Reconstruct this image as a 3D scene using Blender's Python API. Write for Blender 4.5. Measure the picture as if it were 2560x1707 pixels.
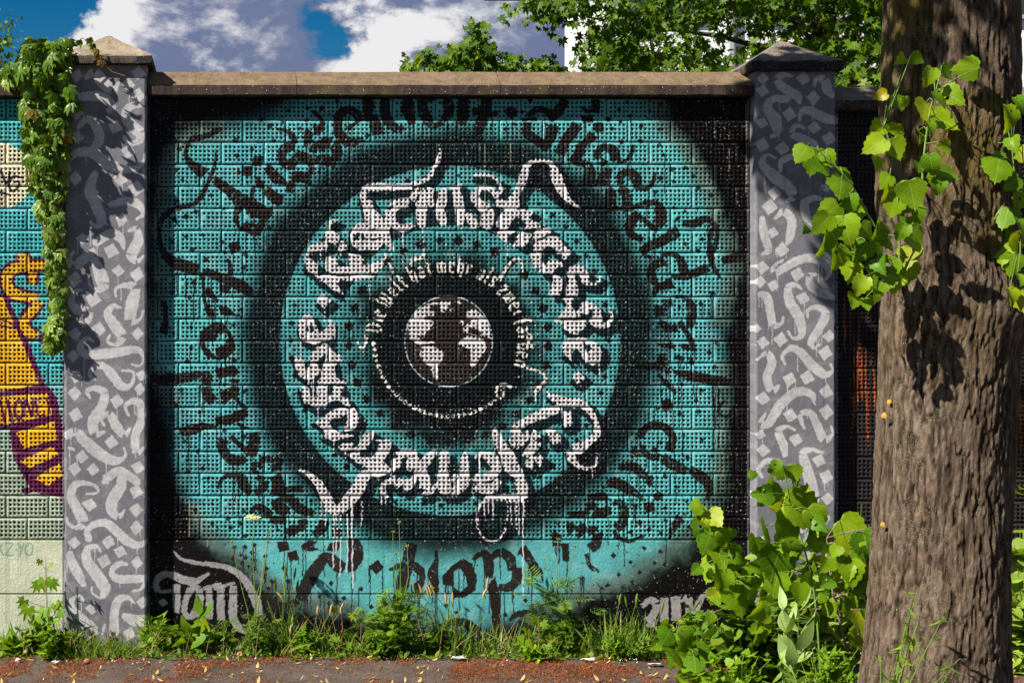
import bpy, bmesh, math, random
import numpy as np
from mathutils import Vector, Matrix, Euler
SC = bpy.context.scene
for o in list(bpy.data.objects): bpy.data.objects.remove(o)
COL = SC.collection
# ---------------------------------------------------------------- camera, sky, sun, exposure
CAM_D, CAM_H = 8.0, 1.72              # metres from the wall face, eye height
FPX = 440.0 * CAM_D                   # the photograph is 2560 px wide, 440 px per metre on the wall
cam = bpy.data.cameras.new('camera'); camo = bpy.data.objects.new('camera', cam); COL.objects.link(camo)
camo.location = (0, -CAM_D, CAM_H); camo.rotation_euler = (math.radians(90), 0, 0)
cam.sensor_width = 36; cam.lens = 36 * FPX / 2560; cam.shift_x = (1280 - 600) / 2560; cam.shift_y = 0
cam.clip_start = .05; cam.clip_end = 2000
SC.camera = camo
SUN = Vector((2.07, 1.0, -2.2)).normalized()
EL = math.asin(-SUN.z); AZ = math.atan2(-SUN.x, -SUN.y)
sl = bpy.data.lights.new('sun', 'SUN'); sl.energy = 4.3; sl.angle = math.radians(.55); sl.color = (1, .93, .82)
so = bpy.data.objects.new('sun', sl); COL.objects.link(so); so.rotation_euler = SUN.to_track_quat('-Z', 'Y').to_euler(); so.location = (-8, -6, 9)
SC.view_settings.view_transform = 'Standard'; SC.view_settings.look = 'None'; SC.view_settings.gamma = 1.0; SC.view_settings.exposure = 1.5
SC.view_settings.use_curve_mapping = False
SC.cycles.use_denoising = True; SC.cycles.max_bounces = 6; SC.cycles.transparent_max_bounces = 6; SC.cycles.caustics_reflective = False; SC.cycles.caustics_refractive = False

def N(nt, t, **kw):
    n = nt.nodes.new(t)
    for k, v in kw.items():
        if k in n.bl_rna.properties: setattr(n, k, v)
    return n

def L(nt, a, b): nt.links.new(a, b)

def math_node(nt, op, a, b=None, clamp=False):
    n = nt.nodes.new('ShaderNodeMath'); n.operation = op; n.use_clamp = clamp
    for i, v in enumerate((a, b)):
        if v is None: continue
        if isinstance(v, (int, float)): n.inputs[i].default_value = v
        else: nt.links.new(v, n.inputs[i])
    return n.outputs[0]

def build_world():
    w = bpy.data.worlds.new('World'); SC.world = w; w.use_nodes = True; nt = w.node_tree; nt.nodes.clear()
    sky = N(nt, 'ShaderNodeTexSky'); sky.sky_type = 'NISHITA'; sky.sun_disc = False
    sky.sun_elevation = EL; sky.sun_rotation = AZ; sky.air_density = 1.0; sky.dust_density = .4; sky.ozone_density = 2.2
    hs = N(nt, 'ShaderNodeHueSaturation'); hs.inputs['Saturation'].default_value = 1.65; hs.inputs['Value'].default_value = .27; L(nt, sky.outputs[0], hs.inputs['Color'])
    tc = N(nt, 'ShaderNodeTexCoord')
    def dens(off):
        ad = N(nt, 'ShaderNodeVectorMath', operation='ADD'); L(nt, tc.outputs['Generated'], ad.inputs[0]); ad.inputs[1].default_value = off
        mp = N(nt, 'ShaderNodeMapping'); mp.inputs['Scale'].default_value = (1, 1, 1.6); mp.inputs['Location'].default_value = (3.1, 1.7, .4); L(nt, ad.outputs[0], mp.inputs[0])
        n1 = N(nt, 'ShaderNodeTexNoise'); n1.inputs['Scale'].default_value = 9.5; n1.inputs['Detail'].default_value = 9; n1.inputs['Roughness'].default_value = .60; n1.inputs['Distortion'].default_value = .15; L(nt, mp.outputs[0], n1.inputs['Vector'])
        acc = n1.outputs[0]
        sc = N(nt, 'ShaderNodeVectorMath', operation='MULTIPLY_ADD'); L(nt, n1.outputs['Color'], sc.inputs[0]); sc.inputs[1].default_value = (.10, .10, .10); sc.inputs[2].default_value = (-.05, -.05, -.05); wp = N(nt, 'ShaderNodeVectorMath', operation='ADD'); L(nt, ad.outputs[0], wp.inputs[0]); L(nt, sc.outputs[0], wp.inputs[1])
        for (px, py, r, amp) in ((1120, 60, .075, .16), (1010, 150, .06, .14), (520, 60, .075, .10), (330, 25, .05, .08), (640, 150, .05, .08), (820, 60, .026, -.22), (100, 60, .030, -.10), (60, 20, .030, -.14), (470, 150, .022, -.10), (880, 20, .035, -.08), (1330, 80, .07, .18)):
            d = Vector(((px - 600) / FPX, 1, (853 - py) / FPX)).normalized()
            ds = N(nt, 'ShaderNodeVectorMath', operation='DISTANCE'); L(nt, wp.outputs[0], ds.inputs[0]); ds.inputs[1].default_value = d
            q = math_node(nt, 'DIVIDE', ds.outputs['Value'], r); q = math_node(nt, 'MULTIPLY', q, q); q = math_node(nt, 'MULTIPLY', q, -1); q = math_node(nt, 'EXPONENT', q); q = math_node(nt, 'MULTIPLY', q, amp)
            acc = math_node(nt, 'ADD', acc, q)
        return acc
    d0 = dens((0, 0, 0)); d1 = dens((-.016, -.006, .019))
    cov = N(nt, 'ShaderNodeMapRange', interpolation_type='SMOOTHSTEP'); L(nt, d0, cov.inputs[0]); cov.inputs[1].default_value = .475; cov.inputs[2].default_value = .565
    df = math_node(nt, 'SUBTRACT', d0, d1)
    for (px, py, r, amp) in ((1060, 100, .055, .085), (1300, 120, .05, .05), (960, 165, .03, .06), (520, 60, .06, -.05), (1100, 5, .05, -.06), (250, 20, .025, .05), (680, 150, .03, .06)):
        d = Vector(((px - 600) / FPX, 1, (853 - py) / FPX)).normalized(); ds = N(nt, 'ShaderNodeVectorMath', operation='DISTANCE'); L(nt, tc.outputs['Generated'], ds.inputs[0]); ds.inputs[1].default_value = d
        q = math_node(nt, 'DIVIDE', ds.outputs['Value'], r); q = math_node(nt, 'EXPONENT', math_node(nt, 'MULTIPLY', math_node(nt, 'MULTIPLY', q, q), -1)); df = math_node(nt, 'ADD', df, math_node(nt, 'MULTIPLY', q, amp))
    lit = N(nt, 'ShaderNodeMapRange', interpolation_type='SMOOTHSTEP'); L(nt, df, lit.inputs[0]); lit.inputs[1].default_value = -.02; lit.inputs[2].default_value = .15
    cc = N(nt, 'ShaderNodeMix', data_type='RGBA'); L(nt, lit.outputs[0], cc.inputs[0]); cc.inputs[6].default_value = (.62, .78, 1.32, 1); cc.inputs[7].default_value = (3.35, 3.3, 3.35, 1)
    mx = N(nt, 'ShaderNodeMix', data_type='RGBA'); L(nt, cov.outputs[0], mx.inputs[0]); L(nt, hs.outputs[0], mx.inputs[6]); L(nt, cc.outputs[2], mx.inputs[7])
    bg = N(nt, 'ShaderNodeBackground'); bg.inputs['Strength'].default_value = .09; L(nt, mx.outputs[2], bg.inputs[0])
    w.cycles.sampling_method = 'MANUAL'; w.cycles.sample_map_resolution = 256
    out = N(nt, 'ShaderNodeOutputWorld'); L(nt, bg.outputs[0], out.inputs[0])
build_world()

random.seed(4)
RN = np.random.default_rng(11)

def at(px, py, Y=0.0):
    """the point that stands at depth Y (0 = wall face, minus = towards the street)"""
    s = FPX / (CAM_D + Y)
    return Vector(((px - 600) / s, Y, CAM_H + (853 - py) / s))

# ---------------------------------------------------------------- helpers
def tag(o, label=None, cat=None, group=None, kind=None):
    if label: o['label'] = label
    if cat: o['category'] = cat
    if group: o['group'] = group
    if kind: o['kind'] = kind
    return o

def empty(name, loc=(0, 0, 0), label=None, cat=None, group=None):
    o = bpy.data.objects.new(name, None); COL.objects.link(o); o.location = loc; o.empty_display_size = .1
    return tag(o, label, cat, group)

def mesh_np(name, V, F, uv=None):
    """V (n,3) array, F list/array of equal-length faces"""
    V = np.asarray(V, np.float32); F = np.asarray(F, np.int32); k = F.shape[1]
    me = bpy.data.meshes.new(name)
    me.vertices.add(len(V)); me.vertices.foreach_set('co', V.ravel())
    me.loops.add(F.size); me.loops.foreach_set('vertex_index', F.ravel())
    me.polygons.add(len(F)); me.polygons.foreach_set('loop_start', np.arange(0, F.size, k, dtype=np.int32))
    if uv is not None:
        u = me.uv_layers.new(name='leaf'); u.data.foreach_set('uv', np.asarray(uv, np.float32)[F.ravel()].ravel())
    me.update(calc_edges=True); me.validate()
    return me

def obj(name, me, mat, parent=None, loc=None, rot=None, scale=None):
    o = bpy.data.objects.new(name, me); COL.objects.link(o)
    if mat is not None and not me.materials: me.materials.append(mat)
    if parent is not None: o.parent = parent
    if loc is not None: o.location = loc
    if rot is not None: o.rotation_euler = rot
    if scale is not None: o.scale = (scale,) * 3 if isinstance(scale, (int, float)) else scale
    return o

def smooth(me, on=True):
    me.polygons.foreach_set('use_smooth', np.full(len(me.polygons), on)); return me

def tube_np(paths, seg=6):
    """paths: list of lists of (x,y,z,r); returns V,F quads"""
    V, F = [], []
    for p in paths:
        p = np.asarray(p, float); n = len(p); b = sum(len(v) for v in V)
        t = np.gradient(p[:, :3], axis=0); t /= np.linalg.norm(t, axis=1)[:, None] + 1e-9
        ref = np.array([.31, .92, .22]); a = np.cross(t, ref); a /= np.linalg.norm(a, axis=1)[:, None] + 1e-9; c = np.cross(t, a)
        th = np.arange(seg) * 2 * math.pi / seg
        ring = p[:, None, :3] + p[:, 3][:, None, None] * (np.cos(th)[None, :, None] * a[:, None] + np.sin(th)[None, :, None] * c[:, None])
        V.append(ring.reshape(-1, 3))
        for i in range(n - 1):
            for j in range(seg):
                F.append((b + i * seg + j, b + i * seg + (j + 1) % seg, b + (i + 1) * seg + (j + 1) % seg, b + (i + 1) * seg + j))
    return np.vstack(V), F

def scatter_np(tpl, pos, rots, scl):
    """copies of a template (V, F[, uv]) at pos (n,3) with rotation matrices rots (n,3,3) and sizes scl (n,)"""
    V, F = np.asarray(tpl[0], float), np.asarray(tpl[1], int); n = len(pos)
    W = np.einsum('nij,vj->nvi', rots, V) * np.asarray(scl)[:, None, None] + np.asarray(pos)[:, None]
    FF = F[None] + (np.arange(n) * len(V))[:, None, None]
    return W.reshape(-1, 3), FF.reshape(-1, F.shape[1])

def rot_mats(eul):
    return np.array([np.array(Euler(e, 'XYZ').to_matrix()) for e in eul])

def box_bm(bm, lo, hi):
    v = [bm.verts.new((x, y, z)) for z in (lo[2], hi[2]) for y in (lo[1], hi[1]) for x in (lo[0], hi[0])]
    for f in ((0, 2, 3, 1), (4, 5, 7, 6), (0, 1, 5, 4), (2, 6, 7, 3), (0, 4, 6, 2), (1, 3, 7, 5)): bm.faces.new([v[i] for i in f])

def box_obj(name, lo, hi, mat, parent=None, bevel=.0, noise=0.0, sub=0):
    bm = bmesh.new(); box_bm(bm, lo, hi)
    if sub:
        bmesh.ops.subdivide_edges(bm, edges=bm.edges[:], cuts=sub, use_grid_fill=True)
        for v in bm.verts: v.co += Vector([random.uniform(-noise, noise) for _ in range(3)])
    if bevel: bmesh.ops.bevel(bm, geom=bm.edges[:], offset=bevel, segments=2, affect='EDGES', profile=.6)
    bm.normal_update(); me = bpy.data.meshes.new(name); bm.to_mesh(me); bm.free()
    return obj(name, me, mat, parent)
# ---------------------------------------------------------------- paint on the walls (flat print, drawn stroke by stroke)
PX0, PY0, PW, PH = -20, 140, 2620, 1490
rng = np.random.default_rng(7)

def vnoise(h, w, cell, seed, octv=1):
    out = np.zeros((h, w), np.float32); amp = 1.0; tot = 0
    for o in range(octv):
        c = max(2.0, cell / 2 ** o); r = np.random.default_rng(seed + 31 * o)
        gh, gw = int(h / c) + 3, int(w / c) + 3
        g = r.random((gh, gw)).astype(np.float32)
        y = np.arange(h) / c; x = np.arange(w) / c
        yi = y.astype(int); xi = x.astype(int)
        fy = (y - yi)[:, None].astype(np.float32); fx = (x - xi)[None, :].astype(np.float32)
        fy = fy * fy * (3 - 2 * fy); fx = fx * fx * (3 - 2 * fx)
        a = g[np.ix_(yi, xi)]; b = g[np.ix_(yi, xi + 1)]; c2 = g[np.ix_(yi + 1, xi)]; d = g[np.ix_(yi + 1, xi + 1)]
        out += amp * ((a * (1 - fx) + b * fx) * (1 - fy) + (c2 * (1 - fx) + d * fx) * fy)
        tot += amp; amp *= 0.5
    return out / tot

def sstep(a, b, x):
    t = np.clip((x - a) / (b - a), 0, 1)
    return t * t * (3 - 2 * t)

TILES = {'A': (360, 180, 2.94), 'B': (1060, 180, 2.94), 'C': (360, 680, 2.94), 'D': (1060, 680, 2.94),
         'E': (360, 1170, 2.94), 'F': (1060, 1170, 2.94),
         '00': (360, 230, 4.612), '10': (870, 230, 4.612), '20': (1380, 230, 4.612),
         '01': (360, 570, 4.612), '11': (870, 570, 4.612), '21': (1380, 570, 4.612),
         '02': (360, 910, 4.612), '12': (870, 910, 4.612), '22': (1380, 910, 4.612),
         'E2': (360, 1250, 2.6353), 'F2': (870, 1250, 2.6353), 'G2': (1380, 1250, 2.6353),
         'LA': (0, 0, 2.488), 'LB': (0, 560, 2.488), 'LC': (0, 1180, 2.976),
         'u1': (740, 500, 4.48), 'u2': (720, 690, 5.6), 'u3': (720, 840, 5.6), 'u4': (760, 990, 4.48), 'u5': (1220, 470, 4.48), 'u6': (1310, 650, 5.6), 'RA': (1840, 60, 2.45), 'RB': (1840, 600, 2.45)}

def newmask():
    return np.zeros((PH, PW), np.float32)

def fill_quad(m, q):
    x0 = max(int(q[:, 0].min()) - 2, 0); x1 = min(int(q[:, 0].max()) + 3, PW)
    y0 = max(int(q[:, 1].min()) - 2, 0); y1 = min(int(q[:, 1].max()) + 3, PH)
    if x0 >= x1 or y0 >= y1: return
    X = np.arange(x0, x1, dtype=np.float32)[None, :] + .5; Y = np.arange(y0, y1, dtype=np.float32)[:, None] + .5
    ar = 0
    for i in range(4):
        j = (i + 1) % 4; ar += q[i, 0] * q[j, 1] - q[j, 0] * q[i, 1]
    s = 1 if ar > 0 else -1
    cov = None
    for i in range(4):
        j = (i + 1) % 4
        ex, ey = q[j] - q[i]; L = math.hypot(ex, ey)
        if L < 1e-4: continue
        d = s * (ex * (Y - q[i, 1]) - ey * (X - q[i, 0])) / L + .75
        cov = d if cov is None else np.minimum(cov, d)
    if cov is None: return
    v = m[y0:y1, x0:x1]
    np.maximum(v, np.clip(cov, 0, 1), out=v)

def catmull(p, step=4.0):
    p = np.asarray(p, np.float64)
    if len(p) == 2: p = np.array([p[0], (p[0] + p[1]) / 2, p[1]])
    e = np.vstack([2 * p[0] - p[1], p, 2 * p[-1] - p[-2]]); out = []
    for i in range(1, len(e) - 2):
        a, b, c, d = e[i - 1], e[i], e[i + 1], e[i + 2]
        n = max(2, int(math.hypot(*(c - b)[:2]) / step))
        t = (np.arange(n) / n)[:, None]
        out.append(.5 * (2 * b + (c - a) * t + (2 * a - 5 * b + 4 * c - d) * t * t + (3 * b - a - 3 * c + d) * t ** 3))
    out.append(p[-1:])
    return np.vstack(out)

def ribbon(m, tile, pts, grow=0.0, cap=False):
    ox, oy, s = TILES[tile] if tile else (0, 0, 1)
    q = np.array([((x / s) + ox - PX0, (y / s) + oy - PY0, w / s + grow) for x, y, w in pts])
    c = catmull(q, 2.5); c[:, 2] = np.maximum(c[:, 2], 1.2)
    t = np.gradient(c[:, :2], axis=0); L = np.hypot(t[:, 0], t[:, 1]); L[L == 0] = 1
    n = np.stack([-t[:, 1] / L, t[:, 0] / L], 1) * c[:, 2:3] / 2
    a = c[:, :2] + n; b = c[:, :2] - n
    for i in range(len(c) - 1):
        fill_quad(m, np.array([a[i], a[i + 1], b[i + 1], b[i]]))
    if cap:
        for x, y, w in (c[0], c[-1]):
            h = int(w / 2) + 2; i, j = int(y), int(x)
            if h < i < PH - h - 1 and h < j < PW - h - 1:
                d = np.hypot(np.arange(j - h, j + h + 1)[None, :] + .5 - x, np.arange(i - h, i + h + 1)[:, None] + .5 - y)
                v = m[i - h:i + h + 1, j - h:j + h + 1]; np.maximum(v, np.clip(w / 2 + .5 - d, 0, 1), out=v)

def poly(m, tile, *loops):
    ox, oy, s = TILES[tile] if tile else (0, 0, 1)
    L = [np.array([((x / s) + ox - PX0, (y / s) + oy - PY0) for x, y in lp]) for lp in loops]
    al = np.vstack(L)
    x0 = max(int(al[:, 0].min()) - 1, 0); x1 = min(int(al[:, 0].max()) + 2, PW)
    y0 = max(int(al[:, 1].min()) - 1, 0); y1 = min(int(al[:, 1].max()) + 2, PH)
    if x0 >= x1 or y0 >= y1: return
    acc = np.zeros((y1 - y0, x1 - x0), np.float32)
    for sy in (.25, .75):
        for sx in (.25, .75):
            X = np.arange(x0, x1)[None, :] + sx; Y = np.arange(y0, y1)[:, None] + sy
            ins = np.zeros(acc.shape, bool)
            for lp in L:
                for i in range(len(lp)):
                    xa, ya = lp[i]; xb, yb = lp[(i + 1) % len(lp)]
                    if ya == yb: continue
                    cr = ((ya > Y) != (yb > Y)) & (X < (xb - xa) * (Y - ya) / (yb - ya) + xa)
                    ins ^= cr
            acc += ins * .25
    v = m[y0:y1, x0:x1]; np.maximum(v, acc, out=v)

def dia(m, tile, items, size=None, rot=45, jit=8):
    ox, oy, s = TILES[tile] if tile else (0, 0, 1)
    for it in items:
        x, y = it[:2]; r = (it[2] if len(it) > 2 else size) / s
        a0 = math.radians(rot - 45 + rng.uniform(-jit, jit))
        cx, cy = x / s + ox, y / s + oy
        k = [rng.uniform(.85, 1.12) for _ in range(4)]
        poly(m, None, [(cx + r * k[i] * math.cos(a0 + i * math.pi / 2), cy + r * k[i] * math.sin(a0 + i * math.pi / 2)) for i in range(4)])

def softpoly(pts, soft):
    m = newmask(); poly(m, None, pts)
    k = int(soft)
    for _ in range(2):
        for ax in (0, 1):
            cs = np.cumsum(np.pad(m, [(k + 1, k) if a == ax else (0, 0) for a in (0, 1)], mode='edge'), axis=ax)
            n = m.shape[ax]
            m = (np.take(cs, np.arange(2 * k + 1, 2 * k + 1 + n), axis=ax) - np.take(cs, np.arange(0, n), axis=ax)) / (2 * k + 1)
    return m

def warp(m, amp, cell, seed):
    nx = (vnoise(PH, PW, cell, seed) - .5) * 2 * amp; ny = (vnoise(PH, PW, cell, seed + 5) - .5) * 2 * amp
    yy = np.clip(np.arange(PH)[:, None] + np.rint(ny).astype(int), 0, PH - 1)
    xx = np.clip(np.arange(PW)[None, :] + np.rint(nx).astype(int), 0, PW - 1)
    return m[yy, xx]

def shift(m, dx, dy):
    return np.roll(np.roll(m, dx, 1), dy, 0)

def drips(m, n, lo, hi, w, x0, x1, y0, y1, thr=.6):
    r = np.random.default_rng(int(x0 + y0 + n)); k = 0; tries = 0
    base = m.copy()
    while k < n and tries < n * 400:
        tries += 1
        x = int(r.uniform(x0, x1)) - PX0; y = int(r.uniform(y0, y1)) - PY0
        if base[y, x] > thr and base[min(y + 5, PH - 1), x] < .3:
            L = r.uniform(lo, hi) * r.uniform(.5, 1.2); xx = x + PX0
            p = [(xx, y + PY0 - 3, w), (xx + r.uniform(-1.2, 1.2), y + PY0 + L * .5, w * .8), (xx + r.uniform(-1.5, 1.5), y + PY0 + L, w * .9)]
            ribbon(m, None, p); k += 1

def paint_all():
    YY, XX = np.mgrid[0:PH, 0:PW].astype(np.float32)
    XX += PX0 + .5; YY += PY0 + .5
    img = np.zeros((PH, PW, 3), np.float32)
    def put(mask, col):
        m = mask[..., None] if mask.ndim == 2 else mask
        img[...] = img * (1 - m) + np.array(col, np.float32) * m
    nz = vnoise(PH, PW, 60, 3, 4); nf = vnoise(PH, PW, 9, 4, 3); ns = vnoise(PH, PW, 240, 6, 3)
    BLK = (.0045, .0040, .0045); INK = (.017, .013, .012)
    TEAL = (.088, .350, .374); WHT = (.62, .60, .63)
    img[...] = BLK
    # teal ground of the big panel
    field = softpoly([(780, 180), (1600, 180), (1650, 300), (1750, 420), (1805, 560), (1830, 700), (1800, 830), (1825, 960), (1800, 1110), (1790, 1240), (1720, 1320), (1660, 1400), (1480, 1470), (1340, 1540),
                      (1180, 1590), (1000, 1555), (930, 1560), (880, 1500), (740, 1490), (620, 1400), (520, 1340), (450, 1230), (425, 1090), (425, 960), (370, 890), (385, 770), (425, 700), (380, 640), (385, 540), (420, 480), (415, 380), (500, 330), (640, 300)], 52)
    field = np.clip(sstep(.20, .86, field + (ns - .5) * .42 + (nz - .5) * .25 + (nf - .5) * .10), 0, 1)
    rc = np.hypot((XX - 1125) / .975, YY - 851)
    tealv = np.array(TEAL, np.float32) * (.86 + .28 * nz[..., None])
    tealv[..., 1] *= .97 + .08 * ns; tealv[..., 2] *= 1.05 - .08 * ns
    olive = np.array((.10, .11, .075), np.float32) * (.5 + nz[..., None])
    edge = np.clip(field * (1 - field) * 4, 0, 1) * (ns > .35)
    img[...] = img * (1 - field[..., None]) + tealv * field[..., None]
    img[...] = img * (1 - .55 * edge[..., None]) + olive * .55 * edge[..., None]
    # ---- black outer lettering
    K = newmask(); R = lambda t, *p: ribbon(K, t, p, 2.6); P = lambda t, *l: poly(K, t, *l)
    t = '00'
    R(t, (900, 420, 40), (700, 510, 60), (560, 540, 50), (505, 620, 30), (485, 720, 45), (520, 800, 65), (620, 890, 115), (700, 950, 130))
    R(t, (830, 690, 12), (815, 850, 30), (740, 1050, 35), (640, 1230, 50), (520, 1310, 40), (300, 1370, 55), (190, 1500, 50), (175, 1600, 45), (190, 1770, 55), (250, 1880, 80), (340, 1960, 110), (450, 2000, 130), (630, 2050, 120))
    P(t, [(820, 955), (1130, 1160), (1200, 1200), (1290, 1290), (1380, 1370), (1395, 1540), (1340, 1655), (1230, 1640), (1100, 1600), (1020, 1480), (1040, 1320), (1060, 1290), (800, 1065)], [(1150, 1330), (1090, 1430), (1105, 1540), (1180, 1495), (1300, 1520), (1345, 1470), (1200, 1420)])
    R(t, (1270, 1080, 34), (1245, 1200, 34), (1290, 1290, 60), (1390, 1370, 90), (1430, 1450, 80)); P(t, [(1310, 965), (1390, 1050), (1390, 1120), (1285, 1095)])
    P(t, [(1435, 1080), (1570, 1185), (1615, 1170), (1600, 1290), (1550, 1315), (1490, 1290), (1385, 1190), (1400, 1110)]); P(t, [(1490, 1300), (1490, 1400), (1430, 1480), (1390, 1480), (1390, 1380), (1440, 1345)])
    P(t, [(1430, 810), (1660, 1040), (1740, 1040), (1730, 1170), (1640, 1160), (1640, 1080), (1500, 1060), (1385, 905)])
    P(t, [(1265, 735), (1375, 740), (1355, 860), (1245, 850)]); P(t, [(1130, 850), (1240, 850), (1245, 970), (1130, 965)])
    R(t, (1545, 430, 20), (1640, 450, 40), (1720, 520, 50), (1740, 600, 50)); R(t, (1740, 625, 90), (1640, 640, 110), (1590, 710, 90), (1600, 800, 90), (1690, 870, 80))
    R(t, (1690, 890, 40), (1760, 770, 120), (1880, 770, 110), (1930, 860, 60), (1910, 950, 60)); P(t, [(1700, 915), (1800, 905), (1930, 950), (1930, 1085), (1840, 1050), (1690, 1035)])
    R(t, (1930, 220, 20), (2020, 280, 40), (2060, 370, 40), (2040, 460, 50)); R(t, (2030, 440, 110), (1930, 440, 110), (1890, 530, 90), (1920, 620, 120), (2010, 650, 110))
    R(t, (2010, 650, 110), (2080, 590, 120), (2170, 590, 130), (2230, 680, 110), (2200, 790, 100)); P(t, [(1960, 810), (1990, 730), (2110, 720), (2190, 760), (2220, 790), (2200, 890), (2120, 850), (1960, 830)])
    t = 'A'
    R(t, (1590, 320, 50), (1510, 275, 50), (1440, 310, 60), (1425, 400, 60), (1450, 480, 70), (1530, 520, 50), (1610, 490, 30)); R(t, (1605, 340, 20), (1490, 420, 20)); P(t, [(1540, 255), (1612, 328), (1560, 352), (1495, 300)])
    t = '10'
    R(t, (235, 70, 120), (235, 200, 110), (215, 340, 50)); R(t, (300, 260, 60), (320, 380, 130), (340, 500, 100)); R(t, (430, 70, 100), (430, 250, 100), (500, 380, 100), (580, 430, 80), (640, 400, 60))
    R(t, (690, 80, 100), (690, 200, 140), (730, 320, 100), (760, 380, 40)); R(t, (840, 80, 80), (880, 250, 120), (940, 350, 100), (1000, 390, 50), (1090, 350, 60)); R(t, (1100, 90, 80), (1170, 150, 100), (1160, 250, 100), (1090, 330, 50))
    R(t, (860, 110, 30), (1000, 85, 15)); R(t, (1330, 80, 120), (1330, 250, 120), (1300, 380, 100)); R(t, (1470, 180, 90), (1500, 260, 120)); R(t, (1600, 80, 120), (1570, 250, 130), (1520, 400, 110), (1500, 560, 70))
    R(t, (1440, 230, 30), (1600, 260, 50), (1740, 240, 30)); P(t, [(1890, 150), (1970, 230), (1880, 320), (1790, 220)])
    t = 'B'
    R(t, (1040, 200, 60), (985, 290, 70), (920, 350, 50)); R(t, (760, 370, 60), (760, 450, 65), (840, 510, 60), (920, 560, 70)); R(t, (945, 390, 70), (930, 480, 70), (880, 540, 50)); R(t, (720, 350, 15), (830, 345, 25)); R(t, (760, 320, 25), (840, 275, 40), (930, 300, 50))
    R(t, (1570, 1040, 60), (1510, 1110, 55), (1520, 1190, 50), (1600, 1235, 25)); R(t, (1720, 1000, 60), (1750, 1080, 60), (1720, 1140, 50)); R(t, (1600, 1300, 30), (1650, 1360, 10))
    R(t, (1900, 1110, 30), (1990, 1110, 60), (2080, 1080, 40), (2150, 1150, 30), (2150, 1250, 25), (2110, 1330, 50), (2130, 1440, 25), (2180, 1510, 8))
    t = '20'
    R(t, (360, 170, 25), (380, 210, 40), (450, 230, 40)); P(t, [(450, 90), (560, 90), (550, 240), (440, 240)]); P(t, [(330, 265), (470, 260), (475, 350), (360, 360)])
    R(t, (290, 370, 120), (220, 480, 120), (140, 590, 110), (90, 720, 110)); R(t, (480, 490, 110), (390, 590, 90)); P(t, [(290, 620), (400, 680), (330, 790), (310, 830), (190, 800), (230, 720)]); R(t, (390, 580, 60), (300, 660, 110))
    P(t, [(480, 355), (590, 350), (605, 450), (490, 465)]); R(t, (250, 810, 60), (380, 830, 80), (440, 900, 110), (430, 1000, 130), (390, 1070, 100))
    R(t, (530, 770, 70), (530, 690, 70), (600, 640, 70), (700, 680, 110), (750, 790, 100)); R(t, (750, 805, 30), (860, 790, 25), (920, 690, 40), (945, 610, 20)); R(t, (560, 800, 60), (630, 860, 120), (610, 960, 130), (600, 1070, 120)); R(t, (440, 1070, 50), (540, 1030, 50))
    R(t, (790, 1070, 60), (790, 970, 80), (870, 920, 70), (960, 980, 120), (990, 1080, 90)); R(t, (930, 1100, 30), (1080, 1120, 40), (1160, 1050, 40), (1190, 920, 25)); R(t, (640, 1110, 60), (670, 1170, 120), (680, 1320, 130)); R(t, (770, 1110, 60), (860, 1180, 110), (860, 1320, 120))
    R(t, (600, 1370, 40), (760, 1340, 40), (880, 1360, 30), (1000, 1300, 40)); R(t, (930, 1330, 40), (1080, 1290, 70), (1200, 1280, 60), (1260, 1380, 110), (1240, 1500, 120)); R(t, (1000, 1390, 90), (930, 1480, 100), (880, 1568, 100)); R(t, (1020, 1450, 40), (1130, 1530, 50), (1220, 1600, 40))
    t = '01'
    R(t, (640, 520, 40), (690, 590, 40)); P(t, [(970, 180), (1095, 140), (1125, 250), (1000, 310)]); R(t, (710, 500, 90), (850, 560, 90), (1000, 610, 110), (1160, 690, 120), (1250, 760, 60)); R(t, (960, 350, 15), (990, 430, 40), (1000, 540, 40))
    P(t, [(870, 650), (1000, 650), (970, 760), (890, 740)]); P(t, [(720, 680), (780, 690), (830, 800), (900, 830), (820, 840), (700, 760)]); R(t, (690, 470, 25), (685, 650, 20), (700, 850, 30), (740, 1020, 30))
    P(t, [(680, 865), (760, 880), (840, 1020), (740, 1030), (700, 960)]); P(t, [(855, 885), (980, 920), (1060, 990), (1170, 1030), (980, 1010), (890, 1000)])
    P(t, [(780, 1090), (900, 1080), (980, 1170), (1050, 1290), (1050, 1400), (980, 1480), (870, 1525), (740, 1490), (660, 1400), (635, 1280), (650, 1190), (720, 1145)], [(700, 1310), (740, 1290), (830, 1290), (850, 1220), (950, 1210), (975, 1270), (900, 1360), (820, 1380), (850, 1500), (780, 1430), (720, 1380)])
    R(t, (230, 840, 40), (250, 960, 50), (245, 1100, 60), (220, 1220, 100))
    t = '21'
    R(t, (870, 30, 60), (930, 80, 80), (1050, 130, 40)); R(t, (1460, 30, 110), (1280, 140, 110), (1080, 230, 90), (1020, 280, 50)); R(t, (1040, 290, 30), (1120, 330, 30), (1150, 370, 15))
    R(t, (1300, 370, 110), (1180, 430, 90), (1140, 520, 90), (1170, 600, 90), (1200, 640, 60)); R(t, (1250, 320, 30), (1360, 300, 40), (1450, 330, 60), (1500, 420, 90), (1530, 520, 90)); R(t, (1370, 550, 30), (1500, 560, 70), (1650, 520, 90), (1800, 450, 90))
    P(t, [(1200, 640), (1380, 570), (1415, 690), (1230, 720), (1180, 790), (1150, 760), (1160, 690)]); R(t, (1850, 0, 60), (1820, 130, 40), (1830, 300, 40), (1870, 430, 30), (1930, 570, 15)); P(t, [(1940, 350), (2100, 280), (2280, 270), (2280, 380), (2100, 400), (1980, 420)])
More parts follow.
